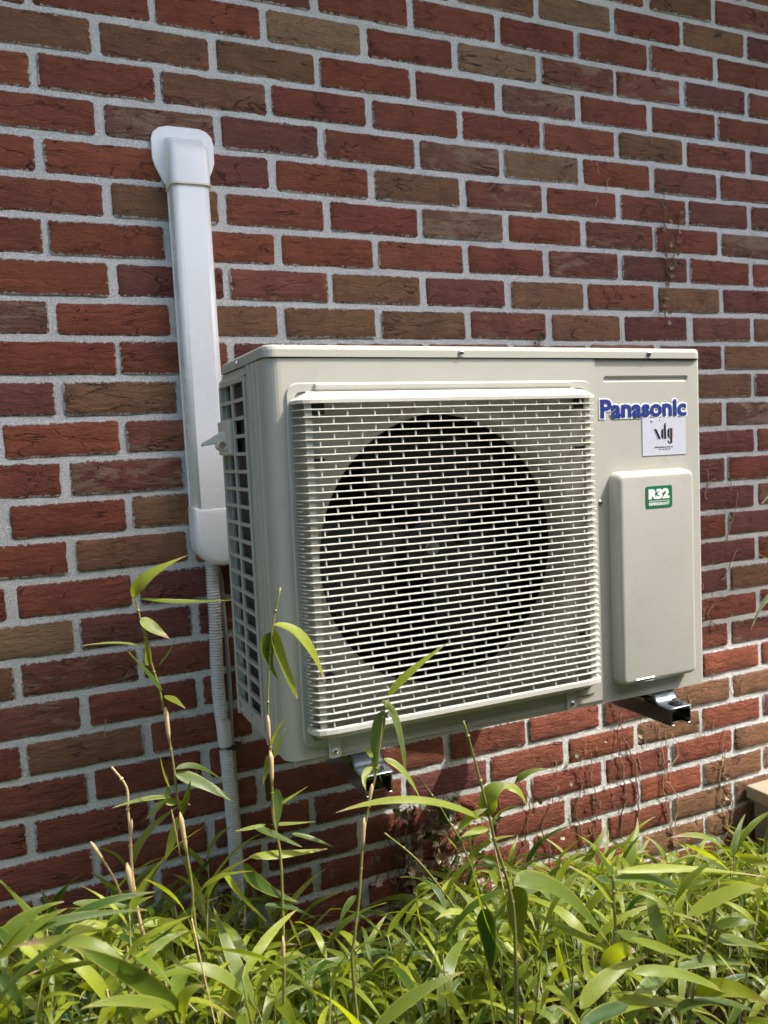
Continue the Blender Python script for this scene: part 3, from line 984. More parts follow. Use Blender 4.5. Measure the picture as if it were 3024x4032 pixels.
n = len(rows[0])
mb.add([p for r_ in rows for p in r_], [(i * n + k, i * n + k + 1, (i + 1) * n + k + 1, (i + 1) * n + k) for i in range(len(rows) - 1) for k in range(n - 1)] + [tuple((len(rows) - 1) * n + k for k in range(n))])
o = trpart('cap_body', mb, smooth=True); e = o.modifiers.new('e', 'EDGE_SPLIT'); e.split_angle = R(60)
mb = MB(); trunk(mb, -.0222, .0582, .0655, 1.0015, 1.0045, .0145)
o = mb.build('cap_rim', paint('aged_pvc', (.72, .68, .55), .4), TR); o.location = (-.018, 0, -.25)
# elbow turning right behind the unit
el = [(-.0215, .372), (-.0215, .305)] + [(.0335 - .055 * math.cos(PI / 2 * k / 8), .305 - .055 * math.sin(PI / 2 * k / 8)) for k in range(1, 9)]
el += [(.46, .25), (.46, .328), (.085, .328), (.068, .334), (.0585, .346), (.0575, .372)]
mb = MB(); pillow(mb, el, -.001, -.0635, .014, 5); o = trpart('elbow_cover', mb, smooth=True); e = o.modifiers.new('e', 'EDGE_SPLIT'); e.split_angle = R(60)

# pipes from the valves to the trunking, behind the unit
PP = empty('refrigerant_pipe', (.86, -.30, .02))
tag(PP, 'pale insulated pipes looping behind the unit to the trunking', 'pipe')
for k, (dz, dy) in enumerate(((0, 0), (.034, -.02))):
    mb = MB()
    path = [(.862, -.33 + dy, .10 + dz), (.862, -.26 + dy, .085 + dz), (.845, -.17 + dy, .06 + dz), (.78, -.11 + dy, .045 + dz), (.66, -.10 + dy, .05 + dz), (.55, -.10 + dy, .12 + dz), (.47, -.075, .25 + dz * .6), (.44, -.05, .275 + dz * .4)]
    mb.tube(path, .013, 12); o = mb.build('insulation', M['pipefoam'], PP, smooth=True); o.location = (-.86, .30, -.02)

# ------------------------------------------------------------------ corrugated hose, cable, cable tie
def spline(pts, n):
    out = []
    P_ = [Vector(p) for p in pts]
    P_ = [P_[0] * 2 - P_[1]] + P_ + [P_[-1] * 2 - P_[-2]]
    for i in range(1, len(P_) - 2):
        for k in range(n):
            t = k / n
            a, b_, c, d = P_[i - 1], P_[i], P_[i + 1], P_[i + 2]
            out.append(.5 * ((2 * b_) + (-a + c) * t + (2 * a - 5 * b_ + 4 * c - d) * t * t + (-a + 3 * b_ - 3 * c + d) * t ** 3))
    out.append(P_[-2])
    return out
HP = [(.016, -.022, .275), (.0142, -.022, .20), (.0145, -.022, .144), (.0120, -.022, .078), (.0106, -.022, 0.0), (.0138, -.022, -.08), (.0172, -.022, -.13), (.0198, -.022, -.21), (.0220, -.022, -.28), (.0225, -.022, -.37), (.022, -.024, -.55), (.022, -.026, -.715)]
hose = empty('drain_hose', (.022, -.026, GZ))
tag(hose, 'white corrugated drain hose dropping from the trunking to the ground', 'hose')
pts = spline(HP, 120)
rad = []; dist = 0.0
for i, p in enumerate(pts):
    if i: dist += (p - pts[i - 1]).length
    if -.128 < p.z < -.072: rad.append(.0132)
    else: rad.append(.0126 + .0019 * math.sin(2 * PI * dist / .0060))
sel = [i for i in range(len(pts))]
mb = MB(); mb.tube([pts[i] for i in sel], [rad[i] for i in sel], 14)
o = mb.build('corrugated_tube', M['hose'], hose, smooth=True); o.location = -Vector(hose.location)
mb = MB(); mb.tube([(.0160, -.022, -.078), (.0168, -.022, -.124)], .0147, 20); o = mb.build('hose_sleeve', M['hose'], hose); o.location = -Vector(hose.location)
tie = empty('cable_tie', (.0215, -.02, -.133)); tag(tie, 'black cable tie holding the grey cable to the corrugated hose', 'cable tie')
mb = MB()
loop = [(-.0205 + .0 + .0, 0, 0)]
lp = []
for k in range(25):
    a = 2 * PI * k / 24
    lp.append((.0045 + .022 * math.cos(a), .0155 * math.sin(a), .002 * math.cos(a)))
mb.tube(lp, .0026, 6, False); mb.build('strap', M['black'], tie)
mb = MB(); mb.box(.006, .014, -.021, -.013, -.004, .005); mb.tube([(.012, -.017, .002), (.022, -.020, .008), (.026, -.018, .011)], .0022, 6); mb.build('lock_head', M['black'], tie)
mb = MB()
CP = [(.0280, -.012, .275), (.0300, -.010, .243), (.0345, -.010, .208), (.0355, -.010, .140), (.0374, -.010, .05), (.0372, -.010, -.03), (.0346, -.010, -.106), (.0352, -.010, -.135), (.0358, -.010, -.206), (.0364, -.010, -.287), (.039, -.010, -.45), (.04, -.012, -.71)]
mb.tube(spline(CP, 8), .0048, 10)
cable = mb.build('power_cable', M['cable'], None, smooth=True); tag(cable, 'thin grey cable running down the wall beside the corrugated hose', 'cable')
mb = MB(); lp = [(.16, -.33, -.01), (.165, -.33, -.04), (.172, -.32, -.075), (.19, -.30, -.085), (.215, -.28, -.07), (.22, -.26, -.03), (.22, -.25, .01)]
pts = spline(lp, 50); dist = 0; rad = []
for i, p in enumerate(pts):
    if i: dist += (p - pts[i - 1]).length
    rad.append(.0095 + .0011 * math.sin(2 * PI * dist / .0052))
mb.tube(pts, rad, 12)
dh = mb.build('condensate_hose', M['hose'], None, smooth=True); tag(dh, 'short loop of corrugated hose hanging behind the left bracket foot', 'hose')

# ------------------------------------------------------------------ stone step at the right edge
ST = empty('stone_step', (1.49, 0, GZ)); tag(ST, 'sunlit sandstone step slab against the wall at the right edge', 'step')
mb = MB(); mb.box(0, .9, -.6, -.006, .147, .185); o = mb.build('tread', M['stone'], ST, bevel=.004)
mb = MB(); mb.box(.03, .88, -.57, -.006, -.02, .145); o = mb.build('riser', M['stone'], ST, bevel=.003)

# ------------------------------------------------------------------ plant positions (metres)
HEROES = [
 dict(name='bamboo_cane', label='tall bamboo cane in front of the wall beside the white pipe cover', sw=0.0045, tone=0,
  stem=[[-0.1969,-0.52,0.2716],[-0.1926,-0.52,0.2451],[-0.1873,-0.52,0.2161],[-0.1824,-0.52,0.1826],[-0.1737,-0.52,0.1416],[-0.1689,-0.52,0.1031],[-0.1644,-0.52,0.0606],[-0.161,-0.52,0.0173],[-0.1601,-0.52,-0.0167],[-0.1549,-0.52,-0.0519],[-0.152,-0.52,-0.105],[-0.1479,-0.52,-0.1565],[-0.1474,-0.52,-0.2144]],
  leaves=[[[-0.1967,-0.52,0.2737],[-0.1806,-0.531,0.3033],[-0.1228,-0.5419,0.3297],0.0167,0],[[-0.1926,-0.52,0.2732],[-0.1314,-0.5225,0.2619],[-0.0606,-0.5251,0.2559],0.0105,0],[[-0.1915,-0.52,0.2449],[-0.1769,-0.5273,0.2312],[-0.1561,-0.5347,0.2133],0.0162,1],[[-0.1903,-0.52,0.2045],[-0.2287,-0.5209,0.2156],[-0.2755,-0.5218,0.2171],0.0047,0],[[-0.187,-0.52,0.1767],[-0.1855,-0.5203,0.1984],[-0.1891,-0.5206,0.236],0.0103,0],[[-0.1696,-0.52,0.1387],[-0.1905,-0.5357,0.1719],[-0.2154,-0.5514,0.2078],0.0091,0],[[-0.167,-0.52,0.1305],[-0.1563,-0.5371,0.1264],[-0.1447,-0.5543,0.1163],0.0105,0],[[-0.1978,-0.52,0.2728],[-0.2043,-0.5145,0.289],[-0.2126,-0.5089,0.3076],0.0019,0],[[-0.1724,-0.52,0.1745],[-0.1613,-0.5304,0.1903],[-0.1487,-0.5407,0.2134],0.003,0],[[-0.1601,-0.52,0.0148],[-0.1251,-0.5311,-0.0023],[-0.0862,-0.5421,-0.0329],0.0196,0],[[-0.1585,-0.52,0.0217],[-0.1199,-0.5101,0.0123],[-0.0734,-0.5002,-0.0358],0.0107,0],[[-0.1688,-0.52,-0.0171],[-0.2082,-0.5246,-0.01],[-0.2504,-0.5291,-0.0121],0.0065,0],[[-0.1759,-0.52,-0.0267],[-0.161,-0.5145,-0.0276],[-0.1406,-0.509,-0.0392],0.0121,0],[[-0.1699,-0.52,-0.0033],[-0.1837,-0.5244,-0.0211],[-0.207,-0.5288,-0.0386],0.0113,0],[[-0.1612,-0.52,-0.0481],[-0.1722,-0.5199,-0.0818],[-0.185,-0.5199,-0.1104],0.0136,0],[[-0.1558,-0.52,-0.0494],[-0.1484,-0.5334,-0.0167],[-0.1435,-0.5467,0.0115],0.008,0],[[-0.1689,-0.52,-0.0035],[-0.1758,-0.52,0.0204],[-0.1807,-0.5201,0.0571],0.0026,0],[[-0.1674,-0.52,-0.0129],[-0.1697,-0.5136,0.0012],[-0.1709,-0.5073,0.0151],0.0018,0]],
  dry=[[[-0.1677,-0.524,0.115],[-0.1654,-0.524,0.0613],0.0074],[[-0.1581,-0.524,-0.0405],[-0.1524,-0.524,-0.1066],0.0079],[[-0.1695,-0.524,-0.0334],[-0.1617,-0.524,-0.1077],0.0031]]),
 dict(name='bamboo_cane', label="bamboo cane with drooping leaves in front of the unit's left edge", sw=0.0045, tone=0,
  stem=[[-0.0223,-0.64,0.2839],[-0.0357,-0.64,0.2343],[-0.042,-0.64,0.1976],[-0.0482,-0.64,0.1484],[-0.0505,-0.64,0.106],[-0.0501,-0.64,0.0603],[-0.0513,-0.64,0.0148],[-0.0526,-0.64,-0.0278],[-0.0461,-0.64,-0.078],[-0.047,-0.64,-0.1431],[-0.0507,-0.64,-0.241],[-0.0536,-0.64,-0.3066]],
  leaves=[[[-0.0344,-0.64,0.2349],[0.0046,-0.6431,0.2118],[0.0317,-0.6462,0.1457],0.0231,0],[[-0.0372,-0.64,0.2308],[-0.024,-0.6371,0.1843],[-0.0059,-0.6342,0.1264],0.0261,0],[[-0.0402,-0.64,0.2249],[-0.0444,-0.639,0.1953],[-0.0332,-0.6381,0.1581],0.0185,0],[[-0.0495,-0.64,0.0704],[-0.0429,-0.6557,0.0965],[-0.0332,-0.6715,0.1177],0.005,0],[[-0.0462,-0.64,0.0532],[-0.0361,-0.6366,0.0744],[-0.0243,-0.6333,0.0891],0.006,0],[[-0.0521,-0.64,0.0607],[-0.0576,-0.6412,0.0419],[-0.0644,-0.6425,0.021],0.0074,0],[[-0.0462,-0.64,0.0111],[-0.0476,-0.6492,-0.0093],[-0.054,-0.6584,-0.04],0.0126,0],[[-0.0834,-0.64,-0.0318],[-0.0553,-0.6566,-0.0446],[-0.0246,-0.6733,-0.062],0.012,0],[[-0.0893,-0.64,-0.0736],[-0.0315,-0.6337,-0.086],[0.0261,-0.6274,-0.0963],0.0121,0],[[-0.0276,-0.64,-0.0564],[-0.0004,-0.6445,-0.0677],[0.0292,-0.649,-0.0862],0.0096,0],[[-0.0971,-0.64,-0.0813],[-0.074,-0.6377,-0.1173],[-0.0226,-0.6355,-0.1573],0.0172,0],[[-0.1247,-0.64,-0.0869],[-0.0992,-0.6333,-0.1288],[-0.0677,-0.6267,-0.1769],0.0192,0],[[-0.0717,-0.64,-0.1461],[-0.0374,-0.6379,-0.1583],[0.0018,-0.6357,-0.1894],0.0102,0],[[-0.0419,-0.64,-0.1659],[-0.0313,-0.6322,-0.1945],[-0.0193,-0.6243,-0.2318],0.0089,0],[[-0.0452,-0.64,-0.0133],[-0.0268,-0.6466,-0.002],[-0.0051,-0.6533,0.0102],0.0051,0],[[-0.0564,-0.64,-0.0366],[-0.026,-0.6355,-0.0439],[0.0104,-0.631,-0.0515],0.0044,0],[[-0.0628,-0.64,-0.0351],[-0.0864,-0.6453,-0.0322],[-0.1079,-0.6505,-0.0297],0.0056,0]],
  dry=[[[-0.052,-0.644,0.1149],[-0.0519,-0.644,0.0746],0.0053],[[-0.0505,-0.644,0.0642],[-0.0523,-0.644,0.0164],0.0062],[[-0.0525,-0.644,0.0666],[-0.0514,-0.644,0.0185],0.0037],[[-0.0508,-0.644,-0.1926],[-0.0526,-0.644,-0.2513],0.0054]]),
 dict(name='bamboo_cane', label='bamboo cane with two broad striped leaves before the left bracket', sw=0.0045, tone=0,
  stem=[[0.106,-0.68,0.1174],[0.0967,-0.68,0.0771],[0.0867,-0.68,0.0252],[0.0745,-0.68,-0.0154],[0.0681,-0.68,-0.0377],[0.0606,-0.68,-0.0683],[0.0564,-0.68,-0.0997],[0.0492,-0.68,-0.1521],[0.04,-0.68,-0.2018],[0.0344,-0.68,-0.2569]],
  leaves=[[[0.1001,-0.68,0.1152],[0.125,-0.6718,0.0783],[0.1369,-0.6635,0.0039],0.0251,2],[[0.1006,-0.68,0.1033],[0.0907,-0.6733,0.0634],[0.0868,-0.6667,0.0077],0.0168,2],[[0.1092,-0.68,0.1231],[0.1394,-0.6948,0.156],[0.1911,-0.7096,0.1915],0.011,0],[[0.0978,-0.68,0.0364],[0.1206,-0.6938,0.0185],[0.1388,-0.7075,-0.0227],0.0094,0],[[0.0801,-0.68,0.0287],[0.0636,-0.6915,0.0232],[0.0595,-0.7031,0.0086],0.0088,0],[[0.0808,-0.68,0.0415],[0.0793,-0.6709,0.0475],[0.0747,-0.6619,0.0495],0.0059,0],[[0.0458,-0.68,-0.1447],[0.0296,-0.6855,-0.1527],[0.0153,-0.691,-0.1705],0.0088,0],[[0.0853,-0.68,0.0212],[0.0915,-0.6803,0.0113],[0.0921,-0.6805,0.0026],0.0038,0]],
  dry=[[[0.0624,-0.684,-0.037],[0.0573,-0.684,-0.0831],0.0063],[[0.0771,-0.684,0.0071],[0.0697,-0.684,-0.0214],0.0055]]),
 dict(name='bamboo_cane', label='near bamboo cane with a long pale leaf pointing left, blurred, right of centre', sw=0.005, tone=0,
  stem=[[0.1275,-0.86,0.1341],[0.1361,-0.86,0.1009],[0.1464,-0.86,0.0574],[0.1533,-0.86,0.0256],[0.1576,-0.86,0.0056],[0.1635,-0.86,-0.0246],[0.1728,-0.86,-0.0558],[0.1801,-0.86,-0.0849],[0.1849,-0.86,-0.1214],[0.1842,-0.86,-0.2001],[0.1813,-0.86,-0.2787]],
  leaves=[[[0.1522,-0.86,0.0065],[0.0558,-0.8692,0.0573],[-0.0463,-0.8784,0.0684],0.0114,0],[[0.1571,-0.86,0.0091],[0.1584,-0.8636,0.041],[0.1867,-0.8671,0.0456],0.0222,0],[[0.1758,-0.86,0.0436],[0.193,-0.8669,0.0385],[0.2012,-0.8738,0.02],0.0113,0],[[0.1944,-0.86,0.0425],[0.2088,-0.8678,0.0566],[0.2331,-0.8757,0.0599],0.0079,0],[[0.113,-0.86,0.0028],[0.1329,-0.8614,0.0175],[0.1546,-0.8628,0.0226],0.0088,0],[[0.1549,-0.86,-0.0048],[0.134,-0.8614,-0.0016],[0.1142,-0.8629,-0.0038],0.0081,0],[[0.1803,-0.86,-0.1842],[0.1443,-0.8526,-0.0977],[0.1359,-0.8453,0.0061],0.0224,0],[[0.1869,-0.86,-0.081],[0.2589,-0.8587,-0.111],[0.3383,-0.8575,-0.2171],0.0282,0],[[0.1948,-0.86,-0.0843],[0.1947,-0.852,-0.1359],[0.2059,-0.8439,-0.1828],0.0264,0],[[0.1397,-0.86,-0.1015],[0.1511,-0.8539,-0.1401],[0.155,-0.8479,-0.1981],0.0226,0],[[0.3378,-0.86,-0.2169],[0.2731,-0.8502,-0.1715],[0.2243,-0.8405,-0.141],0.013,0]],
  dry=[]),
 dict(name='thin_bamboo_cane', label='thin bare green bamboo stem leaning left below the middle of the unit', sw=0.0042, tone=0,
  stem=[[0.2262,-0.52,-0.0723],[0.2584,-0.52,-0.1251],[0.2739,-0.52,-0.1547],[0.2923,-0.52,-0.1879],[0.3077,-0.52,-0.2287],[0.3231,-0.52,-0.2727],[0.3437,-0.52,-0.3376],[0.3552,-0.52,-0.4091]],
  leaves=[[[0.2709,-0.52,-0.1827],[0.2916,-0.519,-0.2119],[0.3164,-0.5181,-0.2531],0.0041,0],[[0.2936,-0.52,-0.1909],[0.3114,-0.533,-0.1858],[0.3337,-0.546,-0.1741],0.0077,0]],
  dry=[]),
 dict(name='thin_bamboo_cane', label='yellowish leaning bamboo stem with one hanging leaf below the dry ivy', sw=0.0048, tone=0,
  stem=[[0.1465,-0.55,-0.1335],[0.1979,-0.55,-0.1879],[0.2425,-0.55,-0.2529],[0.2669,-0.55,-0.2957],[0.2985,-0.55,-0.3517],[0.3131,-0.55,-0.4064]],
  leaves=[[[0.2307,-0.55,-0.2395],[0.2014,-0.5438,-0.2524],[0.2091,-0.5377,-0.3152],0.0176,0],[[0.2426,-0.55,-0.2503],[0.2573,-0.541,-0.2508],[0.2682,-0.5319,-0.2448],0.0099,0]],
  dry=[]),
 dict(name='dead_bamboo_cane', label='dry tan bamboo cane with a bent broken top, left of the tall cane', sw=0.0055, tone=1,
  stem=[[-0.2452,-0.52,0.0424],[-0.228,-0.52,0.0103],[-0.2282,-0.52,-0.0216],[-0.2277,-0.52,-0.0572],[-0.2288,-0.52,-0.1014],[-0.2278,-0.52,-0.1464],[-0.2227,-0.52,-0.1928],[-0.2176,-0.52,-0.2396]],
  leaves=[],
  dry=[[[-0.2355,-0.524,-0.0957],[-0.2273,-0.524,-0.1614],0.0095],[[-0.2241,-0.524,-0.0354],[-0.2269,-0.524,-0.0624],0.003]]),
 dict(name='dead_bamboo_cane', label='short dry bamboo cane with pale curled tip near the left wall', sw=0.004, tone=1,
  stem=[[-0.2786,-0.48,-0.0737],[-0.27,-0.48,-0.0928],[-0.2608,-0.48,-0.111],[-0.2518,-0.48,-0.1316],[-0.2459,-0.48,-0.1526],[-0.2428,-0.48,-0.1845]],
  leaves=[],
  dry=[[[-0.2787,-0.484,-0.0713],[-0.2611,-0.484,-0.1091],0.0057]]),
 dict(name='bamboo_shoot', label='near leafy bamboo shoot at the lower left edge with long arching leaves', sw=0.004, tone=0,
  stem=[[-0.3858,-0.8,-0.0218],[-0.3917,-0.8,-0.0471],[-0.3964,-0.8,-0.0818],[-0.3994,-0.8,-0.108]],
  leaves=[[[-0.4009,-0.8,-0.0397],[-0.3667,-0.7926,-0.0062],[-0.3227,-0.7852,-0.0009],0.0175,0],[[-0.3889,-0.8,-0.0366],[-0.3551,-0.8018,-0.0117],[-0.3209,-0.8037,0.0002],0.0121,0],[[-0.3636,-0.8,-0.0181],[-0.3137,-0.7979,-0.014],[-0.2379,-0.7957,-0.0288],0.0099,0],[[-0.3882,-0.8,-0.0527],[-0.3773,-0.8117,-0.0674],[-0.3672,-0.8234,-0.0905],0.0131,0],[[-0.3883,-0.8,-0.003],[-0.3744,-0.7946,-0.0281],[-0.3661,-0.7893,-0.0519],0.01,0]],
  dry=[]),
 dict(name='bamboo_shoot', label='near bamboo shoot with one large leaf pointing up left at bottom left', sw=0.004, tone=0,
  stem=[[-0.2214,-0.86,-0.1108],[-0.2217,-0.86,-0.1305],[-0.2222,-0.86,-0.1535]],
  leaves=[[[-0.2209,-0.86,-0.1122],[-0.2678,-0.8617,-0.0549],[-0.3219,-0.8635,-0.0083],0.0198,0],[[-0.2228,-0.86,-0.1208],[-0.2162,-0.8697,-0.0894],[-0.1977,-0.8793,-0.0782],0.0177,0],[[-0.2244,-0.86,-0.1064],[-0.2727,-0.8758,-0.0718],[-0.3165,-0.8915,-0.0564],0.0119,0]],
  dry=[]),
 dict(name='bamboo_shoot', label='bamboo shoot with broad folded leaf above the bottom left foliage', sw=0.004, tone=0,
  stem=[[-0.2544,-0.6,-0.2039],[-0.252,-0.6,-0.2281],[-0.2438,-0.6,-0.2662],[-0.2439,-0.6,-0.3047]],
  leaves=[[[-0.2531,-0.6,-0.2048],[-0.2236,-0.594,-0.1871],[-0.1803,-0.588,-0.1664],0.0176,0],[[-0.3204,-0.6,-0.1457],[-0.2901,-0.5903,-0.1388],[-0.2559,-0.5806,-0.161],0.0232,0],[[-0.2575,-0.6,-0.1533],[-0.2434,-0.6151,-0.1581],[-0.2241,-0.6301,-0.1615],0.0084,0],[[-0.2725,-0.6,-0.1403],[-0.2441,-0.5955,-0.1245],[-0.21,-0.591,-0.1184],0.014,0],[[-0.3111,-0.6,-0.0965],[-0.268,-0.6062,-0.1067],[-0.2217,-0.6124,-0.1246],0.0111,0]],
  dry=[]),
 dict(name='bamboo_shoot', label='near bamboo shoot at lower right with long yellow green horizontal leaves', sw=0.0055, tone=0,
  stem=[[0.2903,-0.92,-0.0695],[0.2904,-0.92,-0.1045],[0.2904,-0.92,-0.1423],[0.2768,-0.92,-0.1924],[0.2713,-0.92,-0.2422],[0.2667,-0.92,-0.309]],
  leaves=[[[0.2985,-0.92,-0.0684],[0.3903,-0.9334,-0.0817],[0.5132,-0.9467,-0.1183],0.0114,0],[[0.2877,-0.92,-0.0769],[0.3625,-0.9294,-0.095],[0.4152,-0.9388,-0.1645],0.0188,1],[[0.2904,-0.92,-0.1045],[0.2689,-0.9164,-0.0762],[0.2322,-0.9127,-0.0471],0.0154,0],[[0.295,-0.92,-0.0734],[0.2819,-0.9135,-0.0515],[0.275,-0.907,-0.0337],0.0113,0],[[0.2722,-0.92,-0.1869],[0.2812,-0.9363,-0.155],[0.2948,-0.9526,-0.1515],0.0225,0],[[0.2888,-0.92,-0.1418],[0.3501,-0.9206,-0.176],[0.3898,-0.9212,-0.2115],0.0134,0]],
  dry=[]),
 dict(name='bamboo_shoot', label='blurred bamboo shoot in the bottom right corner with wide dark leaves', sw=0.005, tone=0,
  stem=[[0.379,-1.0,-0.0639],[0.371,-1.0,-0.1031],[0.3531,-1.0,-0.1418],[0.3351,-1.0,-0.1878],[0.3262,-1.0,-0.2495]],
  leaves=[[[0.3307,-1.0,-0.093],[0.3817,-1.0163,-0.0698],[0.4175,-1.0325,-0.0666],0.0161,0],[[0.2487,-1.0,-0.0956],[0.3014,-0.9977,-0.1249],[0.3537,-0.9955,-0.1574],0.0111,0],[[0.25,-1.0,-0.135],[0.3155,-1.0084,-0.1536],[0.3932,-1.0168,-0.2057],0.0152,1],[[0.178,-1.0,-0.1538],[0.22,-0.9933,-0.1349],[0.2832,-0.9866,-0.1332],0.0173,0],[[0.3209,-1.0,-0.097],[0.3535,-0.9905,-0.1185],[0.3903,-0.9811,-0.1505],0.0089,0],[[0.3765,-1.0,-0.1353],[0.4062,-1.0036,-0.1426],[0.4431,-1.0072,-0.1623],0.0132,0],[[0.2186,-1.0,-0.1746],[0.2811,-0.99,-0.1839],[0.3929,-0.9801,-0.2482],0.0168,0],[[0.3671,-1.0,-0.1175],[0.3946,-1.009,-0.113],[0.4203,-1.018,-0.1183],0.0106,0],[[0.4117,-1.0,-0.0443],[0.4239,-1.0154,-0.044],[0.4403,-1.0308,-0.0542],0.0107,0],[[0.3142,-1.0,-0.1484],[0.368,-1.001,-0.1561],[0.4239,-1.002,-0.1806],0.013,0],[[0.335,-1.0,-0.1903],[0.3708,-1.0166,-0.1817],[0.4189,-1.0333,-0.208],0.0202,0],[[0.2425,-1.0,-0.1702],[0.1867,-1.0121,-0.1588],[0.155,-1.0241,-0.1638],0.0163,0],[[0.309,-1.0,-0.1998],[0.361,-1.0063,-0.2002],[0.4415,-1.0126,-0.2442],0.015,0]],
  dry=[]),
 dict(name='bamboo_shoot', label='bamboo shoot reaching in from the right edge beside the unit', sw=0.004, tone=0,
  stem=[[1.3028,-0.35,0.3228],[1.276,-0.35,0.1747],[1.28,-0.35,-0.0426],[1.29,-0.35,-0.3763]],
  leaves=[[[1.2811,-0.35,0.3455],[1.2282,-0.3507,0.3224],[1.1892,-0.3514,0.2989],0.0095,0],[[1.2851,-0.35,0.1307],[1.2089,-0.3632,0.1666],[1.1383,-0.3764,0.2008],0.0085,0],[[1.2812,-0.35,0.0987],[1.1885,-0.3663,0.0902],[1.1145,-0.3827,0.0269],0.0106,0],[[1.2874,-0.35,0.0545],[1.2428,-0.3436,0.0591],[1.2066,-0.3373,0.0755],0.0074,0]],
  dry=[]),
]
